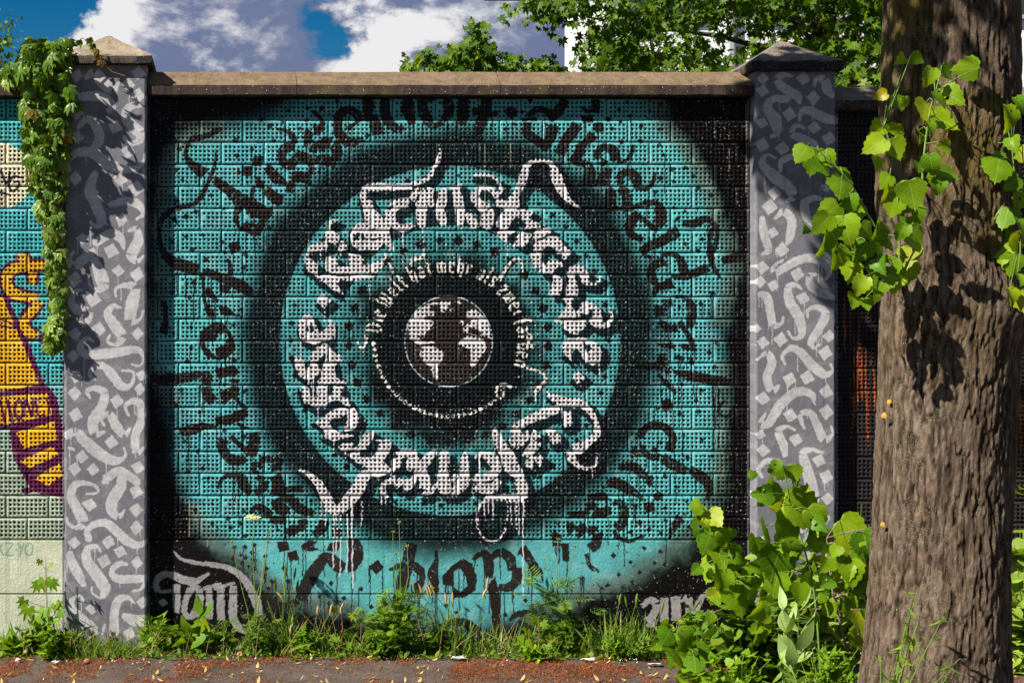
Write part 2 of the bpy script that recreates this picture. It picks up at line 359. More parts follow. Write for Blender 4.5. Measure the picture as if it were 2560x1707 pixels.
    R(t, (1390, 860, 70), (1270, 880, 110), (1240, 960, 110), (1250, 1020, 80)); R(t, (1420, 790, 30), (1530, 800, 40), (1600, 880, 80), (1620, 980, 90), (1600, 1100, 90), (1590, 1160, 40)); R(t, (1470, 1070, 60), (1540, 1190, 50), (1610, 1310, 60), (1630, 1420, 50)); R(t, (1240, 1070, 40), (1310, 1130, 90), (1360, 1190, 50))
    P(t, [(1370, 1110), (1450, 1110), (1460, 1200), (1390, 1200)]); P(t, [(1190, 1320), (1300, 1320), (1400, 1310), (1420, 1400), (1350, 1390), (1250, 1370)]); P(t, [(1450, 1330), (1620, 1340), (1640, 1420), (1560, 1410), (1500, 1390)]); P(t, [(1240, 1440), (1290, 1440), (1330, 1530), (1240, 1568), (1200, 1540)]); R(t, (1410, 1480, 30), (1520, 1510, 40)); P(t, [(1590, 1440), (1650, 1568), (1570, 1568)])
    t = '22'
    R(t, (900, 20, 20), (1080, 30, 60), (1300, 30, 70), (1340, 110, 50)); P(t, [(1340, 10), (1420, 70), (1640, 80), (2100, 170), (2180, 230), (2230, 310), (2100, 240), (1840, 240), (1640, 200), (1470, 170), (1430, 120)]); R(t, (1220, 110, 30), (1290, 190, 50), (1370, 260, 50), (1430, 330, 20)); P(t, [(1255, 410), (1370, 390), (1405, 500), (1300, 550), (1265, 510)])
    R(t, (2000, 420, 15), (1930, 490, 25), (1930, 570, 20), (2010, 600, 25), (2150, 550, 60), (2220, 530, 30)); R(t, (1040, 860, 40), (1030, 800, 80), (1090, 730, 80), (1200, 700, 80), (1320, 740, 80), (1390, 830, 80), (1380, 920, 90), (1340, 1000, 100)); R(t, (940, 1040, 80), (1000, 970, 100), (1090, 980, 70)); R(t, (920, 1080, 20), (950, 1030, 60), (1080, 1040, 60), (1170, 1080, 60), (1230, 1020, 60), (1150, 970, 40))
    R(t, (1270, 1070, 110), (1350, 1130, 110), (1460, 1190, 110), (1550, 1240, 70)); R(t, (1590, 1200, 60), (1680, 1270, 110), (1780, 1350, 110), (1810, 1470, 60), (1790, 1568, 40)); R(t, (780, 1200, 60), (860, 1170, 100), (960, 1190, 100), (1020, 1250, 90), (1100, 1290, 70)); P(t, [(1080, 1290), (1170, 1260), (1165, 1420), (1080, 1370)])
    R(t, (640, 1370, 80), (740, 1370, 110), (850, 1420, 110), (960, 1480, 60), (1030, 1540, 30)); P(t, [(410, 1490), (620, 1470), (680, 1568), (430, 1568)]); P(t, [(1160, 1500), (1230, 1460), (1290, 1500), (1270, 1568), (1190, 1568)])
    t = '02'
    R(t, (920, 860, 110), (900, 950, 100), (960, 1060, 100), (1060, 1110, 110), (1180, 1090, 60)); R(t, (1000, 830, 60), (1100, 920, 40), (1200, 1020, 60)); R(t, (1260, 780, 100), (1270, 880, 110), (1250, 990, 120), (1190, 1040, 80))
    P(t, [(810, 620), (1000, 570), (1110, 520), (1190, 505), (1200, 580), (1140, 640), (1000, 690), (850, 700)]); R(t, (1050, 390, 20), (1120, 460, 40), (1190, 520, 50)); R(t, (1070, 680, 30), (1140, 720, 30), (1210, 740, 20)); P(t, [(390, 735), (560, 690), (680, 665), (760, 690), (880, 710), (760, 740), (650, 780), (540, 825), (440, 830)])
    P(t, [(810, 60), (900, 30), (1040, 10), (1090, 60), (1070, 130), (940, 150), (850, 160), (830, 110)]); P(t, [(1020, 160), (1080, 180), (1100, 220), (1010, 220)]); R(t, (40, 120, 60), (150, 170, 90), (300, 170, 110), (500, 150, 100), (660, 110, 60)); R(t, (700, 80, 90), (720, 170, 120), (710, 230, 60)); R(t, (720, 260, 110), (730, 350, 110), (800, 430, 110)); P(t, [(880, 320), (1000, 250), (1100, 260), (1090, 360), (1000, 400), (940, 460), (890, 450)])
    R(t, (1300, 1120, 110), (1300, 1200, 110), (1250, 1240, 60)); R(t, (1330, 1090, 50), (1480, 1100, 70), (1600, 1130, 60)); R(t, (1510, 1150, 120), (1530, 1230, 100)); R(t, (1300, 1300, 60), (1400, 1330, 50), (1370, 1420, 90), (1270, 1480, 60)); R(t, (1110, 1270, 60), (1130, 1330, 100), (1170, 1420, 100), (1230, 1490, 60)); R(t, (850, 1430, 20), (890, 1330, 30), (970, 1280, 35), (1100, 1280, 40))
    R(t, (1500, 1290, 100), (1530, 1380, 90), (1490, 1430, 60)); R(t, (1500, 1460, 70), (1650, 1440, 60), (1830, 1430, 70)); R(t, (1560, 1540, 90), (1740, 1540, 100))
    t = 'E'
    R(t, (960, 50, 80), (990, 120, 80), (970, 200, 80)); R(t, (960, 230, 70), (1000, 290, 80), (1060, 320, 60)); R(t, (1100, 220, 70), (1120, 280, 70), (1180, 310, 60), (1250, 330, 40)); R(t, (780, 330, 20), (820, 290, 40), (880, 300, 50), (930, 350, 60)); R(t, (920, 375, 50), (1040, 380, 60)); R(t, (1050, 480, 50), (1100, 450, 60), (1190, 430, 30)); R(t, (1140, 400, 40), (1200, 390, 40)); R(t, (1330, 380, 60), (1310, 440, 70), (1250, 490, 50)); R(t, (1390, 450, 50), (1450, 480, 50))
    t = 'E2'
    P(t, [(875, 275), (945, 268), (960, 325), (890, 340)]); P(t, [(940, 345), (1005, 325), (1022, 385), (960, 403)]); P(t, [(1030, 300), (1075, 265), (1145, 268), (1120, 310), (1160, 325), (1110, 335), (1050, 325)])
    R(t, (1190, 370, 60), (1120, 470, 80), (1060, 580, 80), (1030, 660, 70)); R(t, (1150, 375, 30), (1210, 370, 50), (1270, 420, 80), (1320, 450, 60)); P(t, [(1220, 280), (1310, 268), (1270, 340), (1200, 330)]); R(t, (1020, 660, 40), (940, 690, 35), (860, 680, 40), (800, 640, 40), (770, 600, 30))
    dia(K, t, [(590, 308), (668, 306), (728, 292), (713, 342), (636, 358), (672, 376), (718, 390), (798, 368), (588, 384), (648, 412), (686, 434), (724, 450), (806, 443), (924, 445), (842, 532), (816, 575), (948, 530), (872, 645), (1230, 545), (1155, 632), (1318, 645), (1220, 675), (665, 232), (635, 152), (553, 122)], 18)
    t = 'F2'
    R(t, (420, 280, 70), (390, 420, 75), (350, 580, 80), (320, 740, 70)); R(t, (270, 455, 12), (350, 430, 35), (430, 430, 50), (480, 470, 50), (490, 520, 25), (450, 580, 70)); R(t, (583, 330, 8), (580, 400, 25), (560, 480, 60), (575, 560, 40), (550, 600, 60)); P(t, [(515, 580), (590, 500), (600, 600), (500, 605)])
    P(t, [(620, 500), (680, 430), (760, 380), (820, 420), (850, 500), (840, 590), (770, 640), (690, 640), (700, 560), (620, 555)], [(690, 480), (730, 440), (770, 490), (790, 560), (740, 600), (700, 570)])
    R(t, (820, 390, 12), (880, 350, 40), (920, 380, 60), (930, 470, 60), (930, 510, 30)); R(t, (950, 370, 30), (1010, 340, 50), (1070, 390, 60), (1080, 460, 50)); R(t, (1120, 440, 50), (1110, 520, 60), (1060, 570, 50), (990, 570, 40)); P(t, [(915, 560), (970, 500), (1000, 620), (1010, 840), (960, 900), (935, 640), (920, 600)])
    P(t, [(1110, 370), (1130, 310), (1170, 290), (1220, 370), (1290, 480), (1220, 500), (1180, 420), (1140, 350)]); P(t, [(0, 240), (80, 260), (105, 330), (100, 390), (60, 450), (0, 480)]); P(t, [(195, 390), (238, 440), (185, 487), (135, 435)])
    dia(K, t, [(85, 583), (152, 703), (242, 678), (103, 774), (138, 803), (646, 690), (715, 738), (1036, 750), (1170, 657), (1252, 686), (1134, 798)], 18); R(t, (600, 830, 10), (690, 800, 40), (780, 810, 50), (860, 870, 60)); R(t, (1060, 790, 15), (1110, 750, 30), (1200, 740, 35), (1250, 740, 10))
    t = 'G2'
    R(t, (110, 90, 40), (200, 90, 40), (235, 70, 20)); R(t, (110, 150, 40), (150, 210, 70), (230, 170, 50)); R(t, (250, 10, 60), (270, 70, 70), (330, 80, 60), (390, 60, 40)); R(t, (400, 20, 20), (450, 20, 40), (480, 70, 50), (460, 150, 60), (420, 180, 50)); R(t, (410, 190, 20), (430, 240, 20), (510, 268, 16), (600, 230, 14)); R(t, (240, 190, 40), (300, 210, 60), (290, 280, 60), (250, 320, 60)); R(t, (225, 350, 20), (250, 430, 22), (310, 470, 12))
    P(t, [(600, 10), (670, 10), (680, 70), (620, 80)]); dia(K, t, [(404, 361), (516, 404), (607, 312), (715, 337), (675, 410), (744, 419), (576, 473), (437, 488), (529, 539), (473, 568), (366, 558), (680, 478), (652, 525), (610, 568), (199, 514), (178, 672), (234, 645), (160, 765), (747, 128)], 18)
    R(t, (820, 120, 30), (850, 110, 50), (800, 180, 40), (775, 250, 10)); R(t, (0, 230, 60), (60, 250, 40)); P(t, [(0, 275), (110, 280), (115, 400), (70, 400), (60, 300), (0, 300)])
    bigK = K.copy()
    # small dots scattered through the outer field
    n = 0; spots = []
    while n < 135:
        x, y = rng.uniform(420, 1800), rng.uniform(250, 1340)
        r_ = math.hypot((x - 1125) / .975, y - 851)
        i, j = int(y - PY0), int(x - PX0)
        if r_ < 535 or field[i, j] < .35 or K[i - 9:i + 9, j - 9:j + 9].max() > .1: continue
        if any((x - a) ** 2 + (y - b) ** 2 < 26 ** 2 for a, b in spots): continue
        spots.append((x, y)); n += 1
        dia(K, None, [(x, y)], rng.uniform(5.5, 8.5), jit=20)
    drips(K, 210, 30, 130, 2.3, 420, 1800, 250, 1330); drips(K, 90, 25, 120, 2.6, 560, 1500, 1340, 1560)
    K = warp(K, 1.6, 7, 11)
    dry = sstep(.18, .4, vnoise(PH, PW, 5, 12, 2)) * .4 + .6
    put(K * np.where(nz > .62, dry, 1.0), INK)
    # black spray ring and the discs
    ang = np.arctan2(YY - 851, XX - 1125)
    wob = (vnoise(PH, PW, 90, 21, 2) - .5) * 26
    spray = (1 - sstep(500, 574, rc + wob * 1.3 + (nf - .5) * 10)) * (rc > 400)
    put(spray * (.93 + .07 * nf), (.0035, .0035, .0045))
    disc = 1 - sstep(435.5, 437.5, rc + (nz - .5) * 3)
    tcol = np.array((.068, .300, .318), np.float32) * (.80 + .36 * nz[..., None])
    img[...] = img * (1 - disc[..., None]) + tcol * disc[..., None]
    put(sstep(425, 437, rc) * disc * .45, (.01, .05, .09))
    # white ring lettering with its shadow
    Wm = newmask(); W = lambda t, *p: ribbon(Wm, t, p, -.6); WP = lambda t, *l: poly(Wm, t, *l)
    t = '10'
    W(t, (1050, 600, 12), (1060, 680, 30), (1040, 800, 50), (985, 880, 45), (930, 980, 50), (800, 1050, 45), (560, 1075, 30), (300, 1060, 30), (200, 1090, 40), (180, 1180, 80), (200, 1290, 90), (250, 1400, 120), (260, 1490, 130), (300, 1568, 110)); W(t, (210, 1120, 60), (450, 1110, 50), (740, 1110, 30))
    W(t, (480, 1300, 50), (600, 1250, 60), (720, 1250, 90), (760, 1180, 70), (830, 1140, 90), (860, 1200, 60), (780, 1310, 30)); W(t, (680, 1290, 90), (560, 1330, 70), (510, 1420, 80), (540, 1530, 80), (640, 1568, 90), (760, 1520, 50)); W(t, (450, 1370, 70), (480, 1500, 60))
    W(t, (910, 1130, 90), (890, 1200, 100), (850, 1350, 120), (850, 1500, 110), (870, 1560, 60)); W(t, (960, 1110, 90), (950, 1200, 60), (970, 1320, 80)); W(t, (1090, 1110, 90), (1090, 1250, 110), (1060, 1330, 100), (1080, 1450, 110), (1100, 1540, 60)); W(t, (1240, 1100, 100), (1270, 1240, 110), (1290, 1400, 120), (1290, 1540, 80)); W(t, (1370, 1400, 70), (1440, 1500, 110), (1460, 1568, 80)); W(t, (1180, 1110, 30), (1310, 1065, 40))
    W(t, (1700, 1180, 60), (1640, 1120, 60), (1520, 1120, 70), (1460, 1200, 90), (1500, 1280, 110), (1600, 1370, 150), (1600, 1500, 150), (1560, 1568, 110)); W(t, (1450, 960, 30), (1600, 955, 35), (1700, 1000, 30), (1760, 1080, 30), (1750, 1160, 50), (1680, 1220, 40))
    W(t, (1930, 1200, 70), (1990, 1080, 90), (2030, 960, 95), (2060, 860, 80), (2130, 800, 45), (2220, 790, 40), (2300, 805, 45), (2352, 850, 70), (2400, 980, 130), (2470, 1130, 110), (2550, 1250, 60), (2690, 1350, 20)); W(t, (1930, 1200, 70), (1880, 1270, 120), (1870, 1380, 150), (1800, 1480, 150), (1750, 1568, 120)); WP(t, [(1720, 1230), (1850, 1260), (1800, 1310), (1690, 1310)]); WP(t, [(1980, 1350), (2130, 1370), (2090, 1480), (2000, 1470)])
    t = 'u1'
    WP(t, [(330, 340), (380, 225), (470, 215), (470, 245), (390, 260), (390, 330), (430, 350), (490, 410), (470, 470), (430, 510), (370, 470), (330, 400)])
    WP(t, [(360, 460), (350, 530), (300, 560), (200, 575), (150, 600), (140, 640), (240, 720), (245, 870), (110, 770), (100, 680), (110, 590), (150, 520), (250, 480)]); WP(t, [(500, 440), (570, 490), (560, 560), (470, 570), (490, 500)])
    WP(t, [(330, 640), (400, 620), (460, 650), (470, 740), (590, 740), (590, 600), (720, 620), (770, 680), (730, 720), (850, 710), (970, 660), (1000, 580), (1020, 620), (960, 760), (900, 810), (590, 825), (420, 820), (340, 800), (320, 720)])
    WP(t, [(250, 850), (370, 830), (420, 860), (560, 850), (680, 840), (900, 845), (860, 865), (700, 900), (250, 900)])
    WP(t, [(610, 380), (640, 300), (700, 255), (790, 255), (830, 300), (830, 440), (870, 460), (900, 440), (960, 430), (990, 470), (920, 560), (700, 560), (640, 520), (615, 450)], [(680, 360), (760, 370), (780, 440), (740, 460), (710, 410), (650, 470), (650, 400)])
    WP(t, [(760, 0), (850, 0), (860, 90), (960, 180), (980, 260), (1030, 110), (1060, 110), (1060, 310), (1040, 340), (1100, 560), (1040, 560), (950, 410), (840, 440), (835, 345), (900, 330), (870, 260), (800, 200), (770, 100)])
    t = 'u2'
    WP(t, [(490, 235), (610, 340), (505, 460), (390, 340)]); WP(t, [(400, 0), (900, 0), (720, 50), (700, 130), (780, 270), (640, 200), (520, 100), (430, 50)])
    WP(t, [(270, 510), (350, 580), (370, 640), (410, 720), (440, 780), (500, 760), (560, 720), (570, 600), (660, 650), (670, 760), (640, 850), (560, 890), (230, 890), (160, 800), (130, 720), (150, 620), (200, 580)], [(250, 730), (300, 670), (350, 690), (370, 760), (320, 800), (260, 780)])
    t = 'u3'
    WP(t, [(180, 10), (640, 10), (560, 70), (400, 90), (390, 120), (250, 80), (200, 60)]); WP(t, [(390, 160), (480, 110), (560, 110), (600, 180), (640, 210), (760, 290), (760, 350), (520, 360), (560, 290), (580, 240), (480, 270), (420, 350), (320, 360), (285, 310)])
    WP(t, [(90, 280), (190, 300), (240, 350), (230, 400), (240, 480), (330, 380), (420, 400), (460, 480), (420, 550), (330, 600), (230, 600), (150, 540), (100, 440)]); WP(t, [(500, 380), (690, 375), (640, 470), (680, 570), (830, 670), (640, 660), (420, 670), (400, 640), (470, 570), (460, 500)])
    WP(t, [(200, 700), (290, 720), (310, 890), (330, 960), (230, 930), (190, 800)]); WP(t, [(390, 700), (580, 690), (540, 820), (600, 830), (640, 700), (780, 700), (730, 840), (770, 900), (460, 910), (400, 810)])
    t = 'u4'
    WP(t, [(20, 0), (270, 0), (290, 60), (240, 130), (110, 130), (40, 70)]); WP(t, [(390, 0), (480, 10), (525, 80), (520, 120), (400, 80)])
    WP(t, [(290, 170), (400, 130), (560, 140), (610, 200), (610, 300), (560, 370), (450, 390), (440, 350), (490, 280), (480, 180), (410, 240), (310, 250), (280, 300), (330, 370), (440, 420), (560, 430), (560, 450), (460, 460), (340, 500), (240, 470), (220, 370), (120, 290), (240, 210)])
    WP(t, [(380, 570), (430, 520), (560, 520), (520, 590), (600, 560), (650, 450), (700, 395), (790, 400), (780, 470), (690, 590), (600, 610), (420, 610)]); WP(t, [(480, 650), (630, 620), (620, 680), (760, 690), (820, 600), (850, 510), (780, 490), (950, 485), (980, 530), (960, 620), (890, 730), (960, 790), (980, 830), (960, 850), (760, 850), (690, 790), (560, 720)])
    t = 'u5'
    WP(t, [(100, 190), (150, 120), (230, 160), (330, 100), (350, 130), (355, 220), (100, 215)]); WP(t, [(180, 240), (350, 240), (345, 340), (300, 310), (240, 420), (210, 470), (110, 460), (170, 330)]); WP(t, [(370, 250), (510, 265), (450, 350), (370, 350)]); WP(t, [(400, 380), (480, 350), (580, 390), (590, 440), (400, 460), (440, 410)])
    WP(t, [(100, 490), (330, 480), (240, 520), (200, 600), (120, 560)]); WP(t, [(350, 490), (490, 510), (460, 600), (400, 650), (270, 660), (320, 570)]); WP(t, [(590, 440), (700, 450), (700, 500), (640, 540), (540, 580), (500, 590), (510, 500)])
    WP(t, [(520, 610), (620, 580), (690, 535), (790, 550), (870, 650), (940, 710), (850, 820), (820, 730), (780, 740), (760, 690), (660, 640), (610, 700), (500, 700)]); WP(t, [(480, 730), (600, 720), (590, 790), (640, 870), (700, 800), (800, 810), (860, 880), (500, 890), (490, 800)])
    t = 'u6'
    WP(t, [(100, 0), (240, 0), (290, 70), (350, 30), (450, 40), (480, 90), (410, 150), (400, 190), (220, 180), (210, 110), (130, 60)]); WP(t, [(400, 215), (500, 220), (550, 280), (540, 400), (500, 490), (330, 490), (380, 380), (410, 270)])
    WP(t, [(590, 190), (640, 90), (760, 60), (860, 110), (910, 190), (920, 300), (1000, 320), (1060, 220), (1090, 230), (1040, 350), (860, 350), (800, 310), (790, 230), (740, 160), (710, 250), (760, 330), (750, 500), (580, 500), (600, 350), (640, 260)]); WP(t, [(540, 540), (700, 530), (660, 620), (720, 720), (730, 780), (700, 810), (440, 815), (570, 700), (600, 620)])
    WP(t, [(740, 720), (820, 600), (890, 570), (1000, 620), (1080, 700), (1100, 810), (1080, 890), (940, 890), (900, 850), (960, 800), (970, 700), (930, 690), (890, 760), (810, 740), (760, 810)]); WP(t, [(1190, 660), (1230, 680), (1250, 800), (1210, 810)]); WP(t, [(410, 840), (640, 850), (540, 890), (440, 880)])
    t = '12'
    W(t, (150, 1250, 60), (350, 1260, 65), (520, 1210, 45), (560, 1130, 125), (560, 1060, 95), (680, 1020, 85), (750, 1060, 110), (720, 1150, 110), (690, 1220, 60)); W(t, (760, 980, 20), (780, 1080, 70), (790, 1220, 60))
    W(t, (380, 1400, 50), (400, 1480, 45), (460, 1530, 30)); W(t, (390, 1390, 50), (470, 1350, 65), (560, 1330, 95), (620, 1400, 130), (700, 1380, 120), (770, 1300, 65), (790, 1230, 50))
    W(t, (1010, 990, 60), (900, 1110, 110), (850, 1200, 110), (890, 1350, 130), (880, 1450, 110), (950, 1470, 60), (1060, 1340, 40)); W(t, (1120, 990, 70), (1110, 1060, 120), (1100, 1200, 110), (1100, 1320, 140), (1120, 1430, 150), (1150, 1490, 60)); W(t, (1360, 1000, 20), (1340, 1120, 105), (1340, 1240, 105), (1330, 1350, 140), (1240, 1450, 120), (1180, 1500, 50)); W(t, (1250, 1270, 60), (1200, 1350, 50))
    W(t, (1460, 1060, 60), (1560, 1040, 80), (1670, 1100, 130), (1700, 1220, 120), (1620, 1290, 110), (1530, 1290, 120), (1480, 1370, 110), (1560, 1430, 125), (1680, 1420, 110), (1740, 1330, 80)); W(t, (1690, 720, 20), (1710, 830, 100), (1760, 920, 120), (1850, 1080, 170), (1880, 1180, 170), (1960, 1250, 120), (1990, 1350, 110), (2050, 1460, 80)); W(t, (1880, 1180, 100), (1810, 1230, 50))
    W(t, (1870, 770, 60), (2000, 770, 60), (1910, 870, 100), (1960, 930, 80), (2100, 800, 100), (2180, 870, 120), (2130, 960, 120), (2060, 1080, 120), (2150, 1130, 150), (2240, 1060, 60)); W(t, (1620, 1540, 70), (1850, 1530, 80), (2060, 1510, 60))
    t = 'E'
    W(t, (1140, 10, 10), (1220, 50, 40), (1280, 110, 60), (1330, 200, 80), (1380, 290, 80), (1440, 322, 50)); W(t, (1430, 315, 60), (1500, 240, 95), (1570, 150, 95), (1620, 60, 85), (1680, 20, 60))
    t = 'F'
    W(t, (430, 262, 25), (470, 222, 40), (600, 215, 45), (745, 228, 45)); W(t, (440, 240, 25), (395, 300, 20), (390, 400, 15), (420, 490, 14), (490, 535, 12), (560, 510, 14), (600, 440, 16)); W(t, (690, 90, 70), (720, 160, 70), (740, 220, 50))
    t = 'D'
    W(t, (900, 880, 20), (970, 930, 60), (1060, 960, 75), (1140, 960, 65), (1210, 1010, 55), (1260, 1090, 40), (1270, 1180, 55), (1220, 1240, 55), (1140, 1290, 85), (1080, 1310, 70), (1100, 1390, 50), (1180, 1440, 25), (1260, 1420, 20), (1270, 1350, 12)); W(t, (650, 1140, 40), (780, 1080, 65), (900, 1030, 75), (1000, 1000, 60)); W(t, (1050, 1020, 60), (1065, 1130, 65)); W(t, (900, 1170, 50), (960, 1190, 70), (980, 1260, 60))
    WP(t, [(1130, 720), (1185, 780), (1130, 825), (1085, 770)]); WP(t, [(1050, 490), (1160, 478), (1280, 520), (1310, 590), (1290, 660), (1240, 690), (1180, 660), (1100, 665), (1020, 600), (1015, 530)], [(1080, 600), (1120, 555), (1155, 600), (1190, 665), (1090, 665)], [(1165, 500), (1240, 565), (1195, 590)])
    t = '21'
    W(t, (530, 1000, 80), (560, 1080, 50), (620, 1130, 60), (680, 1060, 40), (690, 970, 20)); W(t, (440, 1080, 40), (540, 1120, 75), (620, 1120, 60)); WP(t, [(110, 1130), (180, 1070), (400, 1060), (380, 1140), (290, 1220), (200, 1210)])
    sh = np.maximum(np.maximum(shift(Wm, 9, 7), shift(Wm, 17, 12)), np.maximum(shift(Wm, -4, 12), shift(Wm, 5, 19)))
    sh = np.maximum(sh, shift(sh, 5, 3)); sh = warp(sh, 2.5, 14, 31) * (rc < 520)
    put(sh * (rc > 288) * .95, (.005, .005, .010))
    # inner disc, darkening to the black core
    inn = 1 - sstep(284, 288, rc)
    img[...] = img * (1 - inn[..., None]) + tcol * .86 * inn[..., None]
    core = 1 - sstep(196, 292, rc + (vnoise(PH, PW, 46, 41, 3) - .5) * 90 - 18 * np.sin(ang))
    put(core * .985 * inn, (.0045, .0045, .006))
    D = newmask()
    for k in range(33):
        a = k * 2 * math.pi / 33 + .05
        dia(D, None, [(1122 + 250 * math.cos(a), 852 + 252 * math.sin(a))], rng.uniform(11.5, 15.5), rot=math.degrees(a) + 45, jit=14)
    for k in range(58):
        a = k * 2 * math.pi / 58
        if rng.random() < .88: dia(D, None, [(1125 + 402 * math.cos(a) * .99, 851 + 412 * math.sin(a))], rng.uniform(6.5, 9.5), jit=22)
    drips(D, 14, 15, 60, 2, 700, 1500, 430, 1270)
    put(warp(D, 1.3, 6, 51), (.010, .009, .011))
    drips(Wm, 44, 20, 70, 2.4, 720, 1540, 560, 1300); 
    for x, y, L in ((835, 1290, 130), (841, 1290, 90), (852, 1290, 150), (868, 1288, 140), (880, 1280, 190), (905, 1255, 60), (1309, 1258, 230), (1290, 1255, 65), (1297, 1255, 80), (1268, 1255, 45), (1278, 1255, 55), (1232, 1258, 40), (1211, 1262, 30)):
        ribbon(Wm, None, [(x, y - 4, 3.2), (x + rng.uniform(-1.5, 1.5), y + L * .5, 2.4), (x + rng.uniform(-2, 2), y + L, 2.8)])
    Wm = warp(Wm, 1.8, 8, 61)
    wv = np.array(WHT, np.float32) * (.84 + .24 * nz[..., None]) * (1 - .16 * sstep(.55, .75, vnoise(PH, PW, 22, 62, 2))[..., None])
    img[...] = img * (1 - Wm[..., None]) + wv * Wm[..., None]
    # inner letters on the arc, beads, globe
    G = {'D': [[(.15, 0), (.15, 1.4)], [(0, 1.4), (.5, 1.4), (.85, 1), (.85, .4), (.5, 0), (.05, 0)]], 'i': [[(.2, 0), (.2, 1)]], 'e': [[(.6, .1), (.3, 0), (.12, .2), (.12, .8), (.35, 1), (.6, .8), (.15, .45)]],
         'W': [[(.05, 1.5), (.12, .2), (.3, 0), (.5, .2), (.5, 1.4)], [(.5, .2), (.7, 0), (.95, .3), (.95, 1.4)]], 'l': [[(.2, 1.7), (.2, .1), (.4, 0)]], 't': [[(.3, 1.5), (.3, .15), (.55, 0)], [(.05, 1), (.6, 1)]], 'h': [[(.15, 1.7), (.15, 0)], [(.15, .85), (.5, 1), (.6, .8), (.55, 0), (.4, -.3)]],
         'a': [[(.15, .9), (.45, 1), (.6, .8), (.6, 0)], [(.6, .5), (.2, .45), (.15, .1), (.4, 0), (.6, .15)]], 'm': [[(.1, 0), (.1, 1)], [(.1, .85), (.42, 1), (.48, 0)], [(.48, .85), (.8, 1), (.88, 0)]], 'r': [[(.2, 0), (.2, 1)], [(.2, .85), (.5, 1), (.6, .85)]], 's': [[(.6, .9), (.3, 1), (.12, .75), (.55, .35), (.45, .05), (.1, .1)]],
         'w': [[(.1, 1), (.12, .2), (.28, 0), (.45, .2), (.45, 1)], [(.45, .2), (.62, 0), (.82, .2), (.8, 1.1)]], 'f': [[(.55, 1.45), (.35, 1.55), (.25, 1.2), (.25, -.35)], [(.05, .95), (.55, .95)]], 'b': [[(.15, 1.7), (.15, .1), (.4, 0), (.62, .25), (.6, .8), (.4, 1), (.15, .85)]], 'z': [[(.1, 1), (.6, 1), (.1, 0), (.6, 0)]], 'u': [[(.12, 1), (.12, .15), (.35, 0), (.6, .15)], [(.6, 1), (.6, 0)]], 'n': [[(.12, 0), (.12, 1)], [(.12, .85), (.5, 1), (.6, .8), (.6, 0)]], 'g': [[(.6, .9), (.3, 1), (.12, .8), (.12, .2), (.35, 0), (.6, .15)], [(.6, 1), (.6, -.3), (.3, -.6), (.05, -.4)]]}
    T = newmask(); a = 187.0
    for ch in 'Die Welt hat mehr als zwei farben':
        if ch == ' ': a += 3.2; continue
        wd = {'D': 1.05, 'W': 1.15, 'm': 1.05, 'i': .42, 'l': .48, 't': .66, 'w': 1.0, 'f': .62}.get(ch, .78)
        for st in G[ch]:
            pts = []
            for gx, gy in st:
                th = math.radians(a + gx * 6.9); rr = 173 + gy * 25
                pts.append((1122 + rr * math.cos(th), 853 + rr * math.sin(th), 5.2))
            ribbon(T, None, pts)
        a += wd * 7.9 + .5
    W2 = lambda *p: ribbon(T, '11', p)
    W2((210, 1230, 50), (205, 1330, 35), (160, 1375, 30), (118, 1340, 22), (118, 1300, 10)); W2((175, 1380, 14), (178, 1470, 12)); W2((455, 395, 14), (500, 450, 30), (525, 540, 20)); W2((880, 240, 14), (860, 330, 40), (740, 370, 40), (720, 440, 40)); W2((1740, 600, 40), (1870, 400, 30), (1940, 350, 18)); W2((1960, 340, 16), (2000, 400, 34), (2015, 510, 14)); W2((2070, 1200, 14), (2120, 1260, 30), (2080, 1320, 26), (2150, 1400, 12))
    ribbon(T, '12', [(1970, 10, 20), (2130, 60, 30), (2250, 110, 34), (2280, 180, 34), (2200, 270, 50), (2160, 330, 24), (2170, 430, 12)]); ribbon(T, '12', [(1760, 400, 20), (1710, 340, 30), (1720, 270, 30), (1790, 230, 34), (1890, 265, 30)]); ribbon(T, '12', [(1800, 270, 18), (1790, 380, 16)])
    for k in range(30):
        a2 = math.radians(178 - k * 4.35)
        dia(T, None, [(1122 + 187 * math.cos(a2), 853 + 187 * math.sin(a2))], 5.6 if k % 2 else 7, jit=25)
    T = warp(T, 1.2, 5, 71)
    put(shift(T, 4, 3) * .9, (.008, .008, .011)); put(T, (.56, .55, .53))
    gl = 1 - sstep(108.5, 110.5, np.hypot((XX - 1121.5), (YY - 852.5) * .965))
    put(gl, (.026, .021, .021))
    C = newmask(); CP = lambda *l: poly(C, '11', *l)
    CP([(870, 890), (1000, 850), (1060, 870), (960, 890), (940, 950), (1000, 960), (990, 1000), (910, 1010), (870, 1040), (890, 1060), (1000, 1070), (960, 1140), (950, 1170), (900, 1190), (890, 1250), (870, 1280), (830, 1240), (810, 1250), (860, 1310), (1000, 1310), (1000, 1330), (870, 1330), (850, 1350), (760, 1310), (720, 1280), (690, 1200), (680, 1100), (720, 1030), (800, 930)])
    CP([(1070, 850), (1180, 850), (1170, 900), (1140, 930), (1110, 980), (1070, 960), (1060, 890)]); CP([(850, 1360), (990, 1360), (1060, 1400), (1120, 1440), (1090, 1520), (1040, 1560), (1030, 1740), (990, 1720), (940, 1600), (860, 1520), (825, 1450)])
